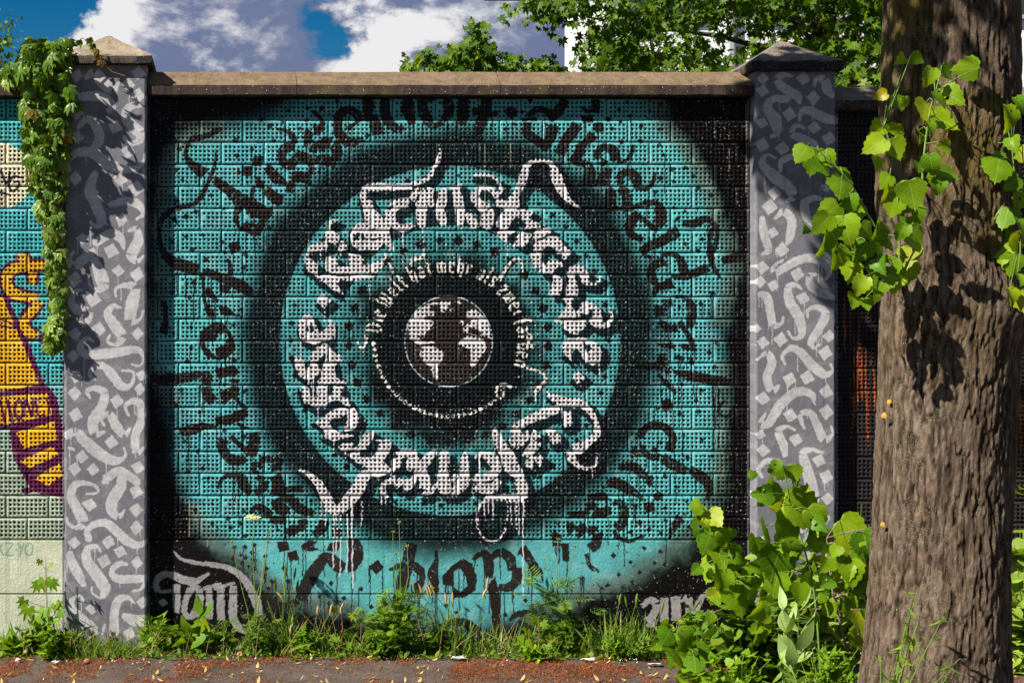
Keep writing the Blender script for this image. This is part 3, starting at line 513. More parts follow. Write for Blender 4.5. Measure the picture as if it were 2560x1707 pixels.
    CP([(1300, 1290), (1330, 1260), (1400, 1240), (1560, 1280), (1590, 1340), (1610, 1360), (1570, 1430), (1500, 1530), (1450, 1610), (1410, 1590), (1415, 1420), (1400, 1390), (1310, 1360), (1275, 1330)]); CP([(1370, 980), (1400, 930), (1450, 930), (1540, 990), (1590, 1040), (1640, 1180), (1650, 1270), (1590, 1250), (1540, 1260), (1520, 1230), (1340, 1200), (1330, 1150), (1400, 1080), (1450, 1040), (1410, 1040), (1360, 1050)], [(1380, 1150), (1440, 1140), (1540, 1190), (1550, 1220), (1470, 1240), (1400, 1210)])
    dia(C, '11', [(1285, 850, 28), (1195, 945, 28), (1310, 1090, 34)])
    C = warp(C, 2, 8, 81) * gl; img[...] = img * (1 - C[..., None]) + wv * .9 * C[..., None]
    O = newmask(); ribbon(O, None, [(1121.5 + 109.5 * math.cos(q), 852.5 + 113 * math.sin(q), 2.6) for q in np.linspace(0, 2 * math.pi, 60)]); put(O, (.32, .42, .45))
    # grey signatures at the foot
    S = newmask(); Q = lambda t, *p: ribbon(S, t, p, 1.5)
    t = 'E2'
    Q(t, (90, 600, 30), (80, 540, 35), (120, 490, 40), (180, 490, 40), (260, 520, 50), (340, 530, 40), (430, 480, 12)); Q(t, (100, 600, 20), (180, 595, 20)); Q(t, (215, 550, 45), (215, 660, 45), (215, 740, 35)); Q(t, (190, 330, 6), (240, 380, 18), (340, 410, 22), (470, 425, 28), (580, 455, 35), (660, 520, 45), (710, 600, 50), (745, 680, 55), (760, 760, 40))
    Q(t, (310, 580, 50), (280, 640, 35), (265, 720, 35), (290, 765, 30), (340, 740, 50), (365, 660, 50), (360, 580, 40), (300, 570, 25)); Q(t, (430, 560, 30), (430, 680, 45), (430, 780, 45)); Q(t, (390, 580, 20), (510, 545, 15)); Q(t, (505, 560, 45), (505, 700, 50), (510, 790, 50)); Q(t, (460, 580, 15), (600, 540, 15)); Q(t, (590, 560, 40), (585, 680, 50), (590, 780, 50), (640, 850, 40), (690, 860, 20)); dia(S, t, [(125, 670, 32)])
    t = 'G2'
    Q(t, (590, 700, 25), (640, 660, 40), (690, 680, 45), (670, 750, 45), (620, 800, 40), (690, 815, 45)); Q(t, (740, 640, 50), (740, 800, 50)); Q(t, (815, 630, 60), (820, 790, 60)); Q(t, (850, 665, 10), (900, 640, 40), (905, 760, 50)); Q(t, (1040, 580, 15), (980, 650, 35), (950, 740, 40), (980, 770, 25), (1040, 745, 40), (1070, 750, 20))
    S = warp(S, 1.5, 6, 91); put(S * (.72 + .28 * nf), (.30, .29, .30))
    mainp = ((XX > 366) & (XX < 1890)).astype(np.float32)
    # white and black speckle
    def speck(n, dens, rlo, rhi, col, seed):
        r = np.random.default_rng(seed); k = 0
        col = np.array(col, np.float32)
        while k < n:
            xs = r.uniform(368, 1886, 4000); ys = r.uniform(240, 1600, 4000); rs = rlo + (rhi - rlo) * r.random(4000) ** 3.5; ac = r.random(4000)
            dv = dens[(ys - PY0).astype(int), (xs - PX0).astype(int)]
            for x, y, q, a_, d_ in zip(xs, ys, rs, ac, dv):
                if a_ > d_: continue
                x -= PX0; y -= PY0; h = int(q) + 2; i, j = int(y), int(x)
                if i < h or j < h or i >= PH - h - 1: continue
                sub = img[i - h:i + h + 1, j - h:j + h + 1]
                dd = np.hypot(np.arange(j - h, j + h + 1)[None, :] + .5 - x, np.arange(i - h, i + h + 1)[:, None] + .5 - y)
                cv = np.clip(q + .5 - dd, 0, 1)[..., None]
                sub[...] = sub * (1 - cv) + col * cv; k += 1
                if k >= n: return
    lum = img.mean(2)
    patch = sstep(.35, .7, vnoise(PH, PW, 130, 101, 3))
    ringd = np.exp(-((rc - 468) / 42) ** 2)
    speck(8500, np.clip(ringd * .7 * (.55 + .45 * (XX > 1150)) + .55 * (lum < .03) * patch + .30 * sstep(1620, 1800, XX) * (YY < 620) + .05, 0, 1), .45, 1.35, (.46, .44, .42), 1)
    speck(2600, np.clip((lum > .12) * patch * .6 + .06, 0, 1), .5, 2.2, (.016, .013, .013), 2)
    speck(700, np.clip((rc < 300) * (rc > 170) * .8, 0, 1), .6, 2.1, (.46, .46, .44), 3)
    for x, y, L in ((1212, 360, 170), (473, 1250, 90), (1276, 360, 60), (590, 420, 20), (1823, 372, 50), (1865, 260, 220), (1806, 1110, 120), (518, 1255, 110)):
        b = newmask(); ribbon(b, None, [(x, y, 1.8), (x + 1, y + L / 2, 1.6), (x, y + L, 2)]); put(b * .7, (.34, .30, .20))
    # ---------------- left panel
    lp = (XX < 166).astype(np.float32)
    keep = img.copy()
    g1 = sstep(880, 1250, YY + (ns - .5) * 260)
    left = np.array((.055, .36, .40), np.float32) * (.85 + .3 * nz[..., None]) * (1 - g1[..., None]) + np.array((.30, .36, .27), np.float32) * (.85 + .3 * nz[..., None]) * g1[..., None]
    pl = sstep(1342, 1350, YY)[..., None]; left = left * (1 - pl) + np.array((.47, .50, .38), np.float32) * (.92 + .16 * nz[..., None]) * pl
    img[...] = img * (1 - lp[..., None]) + left * lp[..., None]
    cr = 1 - sstep(82, 84, np.hypot(XX + 2, YY - 440)); put(cr * lp, (.62, .58, .42))
    ng = newmask(); Nn = lambda *p: ribbon(ng, 'LA', p)
    Nn((-14, 1150, 15), (0, 1055, 15), (42, 1150, 15), (62, 1065, 15)); Nn((135, 1105, 12), (85, 1098, 15), (55, 1145, 15), (75, 1187, 15), (112, 1165, 15), (118, 1130, 12), (85, 1135, 12)); Nn((-10, 1192, 12), (60, 1212, 10)); put(ng * lp, (.02, .018, .02))
    PUR, YEL = (.095, .012, .058), (.66, .36, .018)
    fig = [[(140, 185, 60), (150, 250, 75), (160, 280, 75)], [(285, 255, 50), (180, 260, 60), (80, 280, 65), (40, 340, 60), (70, 420, 65), (160, 452, 55), (240, 470, 55), (200, 540, 55), (150, 600, 50), (175, 670, 60), (235, 690, 40)], [(205, 300, 60), (200, 375, 30)]]
    o1, y1 = newmask(), newmask()
    for f in fig:
        ribbon(o1, 'LB', [(a, b, c) for a, b, c in f], 15); ribbon(y1, 'LB', f)
    poly(o1, 'LB', [(-40, 430), (35, 430), (170, 715), (290, 1020), (-40, 1075)]); poly(y1, 'LB', [(-40, 450), (15, 455), (135, 730), (245, 1000), (-40, 1045)])
    poly(o1, 'LB', [(-40, 1030), (300, 1005), (350, 1070), (385, 1250), (395, 1700), (200, 1660), (80, 1450), (60, 1270), (-40, 1290)])
    for l_ in ([(-40, 1075), (295, 1050), (325, 1185), (60, 1240), (-40, 1250)], [(100, 1295), (335, 1225), (360, 1335), (150, 1395)], [(120, 1470), (330, 1378), (365, 1435), (185, 1515)], [(215, 1580), (375, 1480), (388, 1560), (300, 1625)]): poly(y1, 'LB', l_)
    ribbon(o1, 'LB', [(325, 645, 50), (250, 740, 60)]); ribbon(o1, 'LC', [(170, 140, 40), (410, 85, 55)]); ribbon(o1, 'LC', [(295, 155, 20), (430, 160, 18)])
    put(warp(o1, 1.2, 7, 111) * lp, PUR); yv = np.array(YEL, np.float32) * (.85 + .3 * nz[..., None]); yy_ = (warp(y1, 1.2, 7, 112) * lp)[..., None]; img[...] = img * (1 - yy_) + yv * yy_
    lt = newmask(); Lr = lambda *p: ribbon(lt, 'LB', p)
    Lr((0, 1090, 16), (30, 1230, 16)); Lr((45, 1090, 22), (78, 1240, 22)); Lr((110, 1090, 16), (90, 1150, 18), (110, 1215, 18), (140, 1180, 18), (130, 1100, 16), (110, 1090, 14)); Lr((150, 1200, 16), (160, 1085, 16), (200, 1200, 16), (205, 1080, 16)); Lr((262, 1085, 14), (225, 1095, 14), (228, 1140, 16), (240, 1190, 14), (280, 1180, 14)); Lr((228, 1140, 12), (262, 1130, 12)); Lr((285, 1080, 13), (302, 1125, 13), (312, 1180, 13)); Lr((318, 1075, 12), (302, 1125, 12)); Lr((-20, 590, 10), (60, 610, 10), (100, 650, 10)); Lr((-20, 625, 10), (95, 650, 10)); put(lt * lp, PUR)
    lm = newmask(); ribbon(lm, 'LB', [(290, 520, 10), (330, 470, 10)]); ribbon(lm, 'LB', [(250, 820, 10), (330, 690, 12)]); ribbon(lm, 'LB', [(190, 740, 6), (280, 660, 6)]); put(lm * lp * .8, (.03, .03, .06))
    kz = newmask(); Kz = lambda *p: ribbon(kz, 'LC', p)
    Kz((-8, 610, 12), (-2, 525, 12)); Kz((-5, 570, 12), (20, 530, 12)); Kz((-2, 565, 12), (30, 618, 12)); Kz((38, 530, 12), (92, 530, 12), (45, 612, 12), (104, 612, 12)); dia(kz, 'LC', [(122, 572, 9)]); Kz((136, 528, 12), (155, 565, 12)); Kz((180, 525, 12), (146, 615, 12)); Kz((212, 525, 12), (188, 560, 12), (195, 605, 12), (228, 612, 12), (244, 570, 12), (238, 535, 12), (212, 525, 12)); put(kz * lp * .8, (.17, .29, .22))
    # ---------------- right panel
    rp = (XX > 2086).astype(np.float32)
    rbase = np.array((.022, .018, .019), np.float32) * (.6 + .9 * nz[..., None]); warm = sstep(2380, 2560, XX + (nz - .5) * 120)[..., None] * np.array((.26, .15, .06), np.float32) * sstep(.3, .7, nz)[..., None] * (sstep(680, 820, YY) * (1 - sstep(1080, 1240, YY)))[..., None]
    img[...] = img * (1 - rp[..., None]) + (rbase + warm) * rp[..., None]
    od = newmask(); r5 = np.random.default_rng(55)
    for k in range(46):
        x = 2105 + r5.random() * 125 if k < 26 else r5.uniform(2400, 2590); y = r5.uniform(700, 1000); L = r5.uniform(40, 190)
        ribbon(od, None, [(x, y, 2), (x + r5.uniform(-3, 3), y + L * .5, r5.uniform(2, 8)), (x + r5.uniform(-3, 3), y + L, 2)])
    oc = np.array((.42, .085, .02), np.float32) * (.4 + nz[..., None]); om = (od * rp * .75)[..., None]; img[...] = img * (1 - om) + oc * om
    # ---------------- the two pillars
    for side, x0, x1 in (('L', 156, 374), ('R', 1868, 2096)):
        pm = ((XX > x0) & (XX < x1)).astype(np.float32)
        gv = np.array((.155, .156, .178), np.float32) * (.80 + .30 * nz[..., None] + .10 * nf[..., None]); img[...] = img * (1 - pm[..., None]) + gv * pm[..., None]
        g = newmask(); V = lambda t, *p: ribbon(g, t, [(x_, y_, max(w_ * .86, 15)) for x_, y_, w_ in p], 0, True)
        if side == 'L':
            t = 'LA'
            V(t, (540, 480, 40), (590, 450, 60), (640, 510, 90), (700, 560, 60), (735, 520, 25)); V(t, (510, 600, 60), (620, 600, 70), (690, 640, 60), (700, 690, 40), (670, 680, 15)); V(t, (880, 660, 20), (820, 660, 50), (780, 700, 60), (810, 770, 80), (870, 830, 80), (860, 880, 50), (800, 890, 30), (770, 850, 20)); V(t, (490, 790, 30), (540, 740, 50), (590, 770, 70), (620, 860, 70), (590, 920, 60))
            V(t, (430, 1060, 30), (430, 1000, 30), (480, 950, 60), (580, 950, 80), (640, 1000, 80), (720, 1040, 80), (830, 1050, 40), (890, 1010, 25), (900, 960, 15)); V(t, (590, 1080, 50), (560, 1180, 80), (600, 1280, 80), (630, 1370, 70), (600, 1410, 30), (560, 1380, 15)); V(t, (690, 1270, 40), (780, 1250, 60), (860, 1270, 60), (890, 1330, 30), (850, 1360, 15))
            dia(g, t, [(795, 525, 45), (855, 595, 50), (715, 790, 50), (860, 455, 50), (800, 940, 50), (750, 1115, 50), (850, 1170, 50), (755, 1365, 45), (480, 850, 45), (480, 470, 45), (470, 1110, 45), (480, 700, 45)], rot=55)
            t = 'LB'
            V(t, (600, 110, 60), (690, 60, 70), (750, 90, 60), (770, 150, 20)); V(t, (800, 40, 15), (850, 30, 40), (860, 100, 70), (820, 190, 80), (850, 230, 40), (890, 200, 15)); V(t, (460, 170, 15), (430, 220, 40), (460, 260, 60), (530, 210, 70), (580, 170, 50)); V(t, (590, 230, 60), (620, 300, 90), (640, 370, 90), (610, 410, 40), (560, 380, 20), (550, 330, 10)); V(t, (510, 410, 15), (470, 420, 30), (440, 480, 50), (480, 530, 70), (550, 550, 60), (540, 610, 40), (500, 610, 20))
            V(t, (720, 450, 15), (720, 400, 20), (780, 380, 40), (840, 400, 70), (820, 500, 90), (810, 600, 70), (870, 590, 20), (890, 540, 12)); V(t, (750, 520, 15), (700, 510, 40), (670, 560, 60), (720, 640, 80), (760, 700, 70), (720, 750, 30), (670, 730, 20), (680, 690, 12)); V(t, (580, 730, 15), (540, 710, 30), (500, 760, 50), (540, 810, 60), (700, 800, 70), (850, 780, 50), (890, 830, 15), (870, 880, 12), (820, 870, 8)); V(t, (590, 960, 20), (560, 940, 30), (580, 890, 40), (640, 880, 50), (700, 940, 70), (760, 1010, 60), (820, 990, 30), (830, 920, 20), (760, 910, 8))
            V(t, (560, 1080, 15), (540, 1040, 30), (590, 1020, 40), (650, 1050, 60), (630, 1140, 70), (580, 1220, 80), (590, 1300, 60), (650, 1290, 12)); V(t, (650, 1250, 15), (630, 1210, 20), (680, 1180, 50), (720, 1250, 70), (770, 1310, 50), (810, 1270, 10)); V(t, (800, 1190, 15), (780, 1130, 25), (830, 1100, 50), (880, 1130, 60), (880, 1220, 60), (840, 1320, 60), (850, 1420, 50), (890, 1390, 10)); V(t, (420, 1310, 60), (470, 1290, 60), (540, 1360, 80), (640, 1440, 80), (720, 1470, 60), (780, 1440, 20), (770, 1390, 10)); V(t, (430, 1390, 20), (460, 1400, 10)); V(t, (650, 1600, 40), (680, 1568, 60), (740, 1530, 55), (800, 1560, 60), (850, 1600, 60))
            dia(g, t, [(690, 165, 50), (735, 290, 45), (855, 315, 50), (465, 345, 50), (580, 465, 50), (615, 655, 50), (470, 680, 45), (855, 680, 45), (455, 820, 45), (475, 945, 45), (465, 1050, 45), (725, 1100, 45), (470, 1185, 50), (880, 940, 40), (870, 1025, 40), (690, 1355, 45), (510, 1445, 45), (465, 1520, 45), (580, 1525, 45), (860, 1510, 45), (510, 90, 40)], rot=55)
            t = 'LC'
            V(t, (640, 160, 12), (720, 150, 20), (720, 110, 25), (650, 80, 35), (560, 90, 60), (530, 180, 80), (580, 280, 90), (620, 370, 90), (570, 410, 40), (510, 380, 25), (500, 340, 15)); V(t, (800, 80, 20), (780, 30, 40)); V(t, (910, 0, 80), (900, 100, 90), (840, 200, 100), (830, 280, 90), (880, 330, 50), (930, 280, 12)); V(t, (660, 490, 60), (650, 430, 50), (720, 380, 60), (800, 380, 70), (870, 440, 80), (960, 520, 80), (1040, 540, 50), (1085, 510, 30)); V(t, (520, 610, 60), (540, 680, 80), (590, 770, 80), (620, 830, 50)); V(t, (750, 590, 15), (720, 550, 30), (650, 570, 60), (650, 660, 90), (720, 760, 100), (780, 860, 100), (750, 930, 30), (690, 900, 15), (680, 850, 10))
            V(t, (940, 680, 30), (880, 680, 50), (830, 740, 50), (880, 790, 70), (1000, 790, 70), (1080, 790, 60)); V(t, (1080, 830, 40), (1040, 870, 15), (990, 880, 8)); V(t, (620, 960, 20), (600, 920, 20), (540, 940, 40), (540, 1010, 60), (620, 1090, 70), (700, 1160, 60), (700, 1220, 20)); V(t, (1000, 970, 20), (950, 930, 40), (880, 950, 70), (850, 1060, 80), (850, 1190, 80)); V(t, (930, 1070, 60), (1000, 1100, 100), (1070, 1100, 100)); V(t, (780, 1130, 20), (760, 1200, 20))
            dia(g, t, [(670, 240, 58), (1010, 135, 58), (1015, 275, 55), (1010, 410, 55), (555, 525, 50), (810, 520, 55), (895, 590, 55), (775, 660, 58), (1020, 670, 52), (690, 1010, 52), (1060, 970, 50), (960, 1200, 55)], rot=55)
        else:
            t = 'RA'
            dia(g, t, [(165, 335, 40), (415, 335, 48), (475, 450, 48), (165, 410, 40), (325, 555, 45), (160, 605, 40), (480, 635, 42), (570, 700, 45), (285, 765, 45), (160, 740, 48), (235, 1035, 42), (205, 1120, 48), (225, 1275, 40), (280, 1385, 45), (155, 1490, 40), (380, 1530, 42), (550, 1000, 30)], rot=55)
            V(t, (340, 320, 15), (290, 310, 40), (250, 340, 50), (290, 390, 60), (370, 440, 70), (390, 480, 30)); V(t, (480, 380, 15), (490, 340, 30), (540, 340, 60), (560, 400, 70), (590, 440, 40)); V(t, (310, 460, 50), (230, 460, 50), (190, 510, 60), (240, 590, 90), (250, 670, 50), (215, 690, 20)); V(t, (390, 590, 20), (400, 540, 40), (450, 530, 60), (530, 570, 70), (600, 590, 60)); V(t, (420, 640, 12), (370, 620, 30), (340, 670, 40), (400, 700, 60), (480, 740, 60)); V(t, (270, 900, 25), (280, 840, 40), (350, 810, 40), (440, 820, 20)); V(t, (240, 820, 10), (190, 800, 15), (160, 850, 50), (230, 930, 80), (310, 990, 80), (350, 1050, 60), (310, 1090, 15))
            V(t, (550, 1080, 20), (480, 1065, 40), (420, 1100, 60), (440, 1190, 60), (500, 1240, 40)); V(t, (240, 1190, 20), (290, 1150, 50), (340, 1200, 60), (330, 1300, 60), (310, 1350, 20)); V(t, (160, 1190, 40), (170, 1280, 60), (200, 1380, 50), (160, 1410, 15))
            t = 'RB'
            V(t, (290, 120, 12), (230, 160, 25), (240, 200, 45), (330, 150, 60), (430, 110, 60), (530, 130, 60), (570, 190, 45), (550, 240, 20)); V(t, (490, 210, 20), (450, 220, 40), (460, 280, 60), (530, 330, 60), (590, 350, 40)); V(t, (150, 330, 40), (190, 350, 60), (210, 440, 60), (230, 520, 50), (280, 510, 20), (290, 470, 10)); V(t, (400, 300, 12), (370, 275, 30), (320, 290, 50), (330, 380, 70), (390, 480, 70), (400, 580, 50), (350, 600, 20), (320, 560, 10)); V(t, (440, 470, 15), (440, 430, 25), (500, 410, 40), (550, 450, 60), (510, 540, 60), (460, 620, 50), (480, 660, 20), (510, 640, 8)); V(t, (300, 760, 15), (285, 710, 25), (340, 660, 45), (400, 690, 60), (460, 760, 70), (540, 820, 60), (590, 800, 20), (580, 760, 10))
            V(t, (130, 730, 15), (190, 690, 40), (220, 750, 60), (190, 840, 60), (220, 920, 60), (265, 890, 15)); V(t, (180, 1060, 12), (150, 1120, 40), (200, 1120, 60), (270, 1010, 70), (370, 930, 65), (460, 940, 50), (480, 1000, 15)); V(t, (420, 1150, 15), (400, 1110, 30), (400, 1060, 35), (460, 1060, 50), (500, 1140, 60), (540, 1220, 60), (590, 1190, 20), (585, 1140, 8)); V(t, (360, 1160, 12), (310, 1140, 25), (260, 1170, 50), (290, 1250, 60), (300, 1310, 40)); V(t, (530, 1300, 12), (460, 1280, 30), (410, 1310, 60), (440, 1420, 80), (470, 1560, 90), (460, 1700, 70), (400, 1780, 30)); V(t, (160, 1450, 20), (140, 1400, 30), (190, 1350, 40), (260, 1360, 50))
            V(t, (130, 1560, 60), (190, 1520, 70), (260, 1580, 80), (300, 1700, 80), (260, 1800, 50)); V(t, (560, 1700, 40), (500, 1760, 70), (440, 1850, 70), (470, 1960, 60), (560, 1990, 30)); V(t, (180, 1950, 40), (230, 2050, 80), (330, 2100, 80), (420, 2200, 60)); dia(g, t, [(560, 1580, 48), (160, 1850, 48), (350, 1900, 48), (560, 2150, 48), (200, 2250, 48)], rot=55)
            dia(g, t, [(280, 60, 48), (160, 165, 45), (375, 210, 45), (150, 255, 40), (230, 280, 40), (410, 355, 45), (570, 590, 42), (165, 625, 45), (275, 610, 50), (550, 690, 48), (330, 850, 48), (435, 840, 48), (550, 930, 48), (165, 970, 48), (330, 1070, 48), (555, 1050, 48), (370, 1220, 48), (165, 1285, 45), (510, 1350, 45), (555, 1445, 48), (150, 1190, 35), (130, 540, 30)], rot=55)
        drips(g, 40, 15, 70, 1.9, x0 + 8, x1 - 8, 200, 1560)
        brs = vnoise(PH, PW, 5, 141, 2); lg = np.array((.44, .435, .455), np.float32) * (.84 + .26 * nf[..., None]) * (.9 + .2 * brs[..., None]); gm = (warp(g, 1.0, 6, 121) * pm)[..., None]
        img[...] = img * (1 - gm) + lg * gm
        sp = (vnoise(PH, PW, 2.6, 131, 1) > .93) * (nz > .5) * pm; put(sp * .6, (.40, .395, .41))
        kn = (vnoise(PH, PW, 3.2, 133, 1) > .965) * pm; put(kn * .7, (.05, .05, .06))
    st = vnoise(PH, PW, 2.2, 151, 1)[:1].repeat(PH, 0) * .5 + vnoise(PH, PW, 7, 152, 2)[:1].repeat(PH, 0) * .5
    run = sstep(.55, .8, st) * sstep(.45, .75, vnoise(PH, PW, 170, 153, 3)) * .28
    img *= (1 - run)[..., None]
    fade = sstep(.55, .78, vnoise(PH, PW, 26, 154, 4)) * .05 * (img.mean(2) > .05)
    img += fade[..., None] * np.array((1, 1, 1), np.float32)
    img *= (.93 + .14 * nf)[..., None]
    return img
# ---------------------------------------------------------------- materials
def pbase(name, rough=.6, spec=.4):
    m = bpy.data.materials.new(name); m.use_nodes = True; nt = m.node_tree; nt.nodes.clear()
    b = N(nt, 'ShaderNodeBsdfPrincipled'); b.inputs['Roughness'].default_value = rough; b.inputs['Specular IOR Level'].default_value = spec
    o = N(nt, 'ShaderNodeOutputMaterial'); L(nt, b.outputs[0], o.inputs[0])
    return m, nt, b

def noise_node(nt, scale, detail=4, rough=.55, vec=None, dist=0):
    n = N(nt, 'ShaderNodeTexNoise'); n.inputs['Scale'].default_value = scale; n.inputs['Detail'].default_value = detail; n.inputs['Roughness'].default_value = rough; n.inputs['Distortion'].default_value = dist
    if vec is not None: L(nt, vec, n.inputs['Vector'])
    return n

def ramp(nt, fac, stops):
    r = N(nt, 'ShaderNodeValToRGB'); e = r.color_ramp.elements
    while len(e) > 1: e.remove(e[0])
    e[0].position = stops[0][0]; e[0].color = (*stops[0][1], 1)
    for p, c in stops[1:]:
        k = e.new(p); k.color = (*c, 1)
    L(nt, fac, r.inputs[0]); return r.outputs[0]

def bump(nt, b, h, strength, dist):
    n = N(nt, 'ShaderNodeBump'); n.inputs['Strength'].default_value = strength; n.inputs['Distance'].default_value = dist
    L(nt, h, n.inputs['Height']); L(nt, n.outputs[0], b.inputs['Normal']); return n

PAINT = paint_all()
def paint_image():
    im = bpy.data.images.new('wall_paint', PW, PH, alpha=False)
    a = np.ones((PH, PW, 4), np.float32); lin = np.clip(PAINT, 0, 1)
    a[..., :3] = np.where(lin <= .0031308, lin * 12.92, 1.055 * lin ** (1 / 2.4) - .055)
    im.pixels.foreach_set(np.ascontiguousarray(a[::-1]).ravel()); im.update(); im.pack(); return im
IMG = paint_image()

def paint_mat(name, Y, hole=None, rough=.42, bumps=.35):
    """brushed and sprayed wall paint, laid over the face that stands at depth Y"""
    m, nt, b = pbase(name, rough, .12); s = FPX / (CAM_D + Y)
    g = N(nt, 'ShaderNodeNewGeometry'); sx = N(nt, 'ShaderNodeSeparateXYZ'); L(nt, g.outputs['Position'], sx.inputs[0])
    u = math_node(nt, 'ADD', math_node(nt, 'MULTIPLY', sx.outputs[0], s / PW), (600 - PX0) / PW)
    v = math_node(nt, 'ADD', math_node(nt, 'MULTIPLY', sx.outputs[2], s / PH), 1 - (853 + CAM_H * s - PY0) / PH)
    cb = N(nt, 'ShaderNodeCombineXYZ'); L(nt, u, cb.inputs[0]); L(nt, v, cb.inputs[1])
    im = N(nt, 'ShaderNodeTexImage'); im.image = IMG; im.extension = 'EXTEND'; im.interpolation = 'Cubic'; L(nt, cb.outputs[0], im.inputs[0])
    col = im.outputs[0]
    dirt = noise_node(nt, 5.5, 6, .62, g.outputs['Position']); dr = N(nt, 'ShaderNodeMapRange'); L(nt, dirt.outputs[0], dr.inputs[0]); dr.inputs[1].default_value = .3; dr.inputs[2].default_value = .7; dr.inputs[3].default_value = .80; dr.inputs[4].default_value = 1.06
    mm = N(nt, 'ShaderNodeMix', data_type='RGBA', blend_type='MULTIPLY'); mm.inputs[0].default_value = 1; L(nt, col, mm.inputs[6]); L(nt, dr.outputs[0], mm.inputs[7]); col = mm.outputs[2]
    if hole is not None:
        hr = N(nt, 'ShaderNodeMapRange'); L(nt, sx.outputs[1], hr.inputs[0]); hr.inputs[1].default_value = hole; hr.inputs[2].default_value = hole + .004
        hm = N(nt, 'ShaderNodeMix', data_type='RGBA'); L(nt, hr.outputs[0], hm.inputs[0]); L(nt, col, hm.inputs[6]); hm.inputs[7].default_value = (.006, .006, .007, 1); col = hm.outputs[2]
    L(nt, col, b.inputs['Base Color'])
    n1 = noise_node(nt, 60, 5, .6, g.outputs['Position']); n2 = noise_node(nt, 260, 3, .6, g.outputs['Position'])
    L(nt, ramp(nt, n1.outputs[0], [(.3, (.34,) * 3), (.7, (.62,) * 3)]), b.inputs['Roughness'])
    bump(nt, b, math_node(nt, 'ADD', n1.outputs[0], math_node(nt, 'MULTIPLY', n2.outputs[0], .35)), bumps, .006)
    return m
M = {}
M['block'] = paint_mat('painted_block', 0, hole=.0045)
M['plinth'] = paint_mat('painted_plinth', 0, bumps=.5)
M['pillar'] = paint_mat('painted_pillar', -.08, bumps=.28)

def coping_mat(name, top, front, moss):
    m, nt, b = pbase(name, .9, .2); g = N(nt, 'ShaderNodeNewGeometry')
    n1 = noise_node(nt, 15, 9, .72, g.outputs['Position']); n2 = noise_node(nt, 120, 5, .7, g.outputs['Position']); n3 = noise_node(nt, 3.2, 5, .6, g.outputs['Position'])
    mp = N(nt, 'ShaderNodeMapping'); mp.inputs['Scale'].default_value = (26, 8, 2); L(nt, g.outputs['Position'], mp.inputs[0]); st = noise_node(nt, 1, 5, .6, mp.outputs[0])
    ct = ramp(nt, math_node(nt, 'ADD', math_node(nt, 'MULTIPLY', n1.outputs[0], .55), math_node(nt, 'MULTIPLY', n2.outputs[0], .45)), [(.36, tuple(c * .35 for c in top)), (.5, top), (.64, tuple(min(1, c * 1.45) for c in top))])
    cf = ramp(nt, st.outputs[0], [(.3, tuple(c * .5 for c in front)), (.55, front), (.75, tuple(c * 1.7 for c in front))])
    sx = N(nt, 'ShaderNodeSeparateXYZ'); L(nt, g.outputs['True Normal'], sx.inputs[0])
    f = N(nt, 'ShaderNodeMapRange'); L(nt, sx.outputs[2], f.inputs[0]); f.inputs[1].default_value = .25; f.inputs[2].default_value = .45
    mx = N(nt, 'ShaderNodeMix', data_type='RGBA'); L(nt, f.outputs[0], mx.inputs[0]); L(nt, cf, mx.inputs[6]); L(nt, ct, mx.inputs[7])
    mo = N(nt, 'ShaderNodeMix', data_type='RGBA'); mr = N(nt, 'ShaderNodeMapRange'); L(nt, n3.outputs[0], mr.inputs[0]); mr.inputs[1].default_value = .52; mr.inputs[2].default_value = .72; mr.inputs[4].default_value = .8
    L(nt, mr.outputs[0], mo.inputs[0]); L(nt, mx.outputs[2], mo.inputs[6]); mo.inputs[7].default_value = (*moss, 1)
    sp = N(nt, 'ShaderNodeTexVoronoi'); sp.inputs['Scale'].default_value = 46; L(nt, g.outputs['Position'], sp.inputs['Vector'])
    sm = math_node(nt, 'LESS_THAN', sp.outputs['Distance'], .11); ws = N(nt, 'ShaderNodeMix', data_type='RGBA'); fm = math_node(nt, 'SUBTRACT', 1.0, f.outputs[0]); L(nt, math_node(nt, 'MULTIPLY', sm, fm), ws.inputs[0]); L(nt, mo.outputs[2], ws.inputs[6]); ws.inputs[7].default_value = (.5, .48, .44, 1)
    L(nt, ws.outputs[2], b.inputs['Base Color']); bump(nt, b, math_node(nt, 'ADD', n1.outputs[0], math_node(nt, 'MULTIPLY', n2.outputs[0], .8)), .7, .012); return m
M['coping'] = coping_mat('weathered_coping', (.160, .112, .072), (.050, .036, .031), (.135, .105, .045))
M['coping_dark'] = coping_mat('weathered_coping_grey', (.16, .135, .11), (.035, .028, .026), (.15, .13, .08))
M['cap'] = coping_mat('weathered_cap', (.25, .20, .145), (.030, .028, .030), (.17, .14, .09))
M['cap_dark'] = coping_mat('weathered_cap_dark', (.16, .135, .12), (.030, .028, .029), (.19, .15, .10))

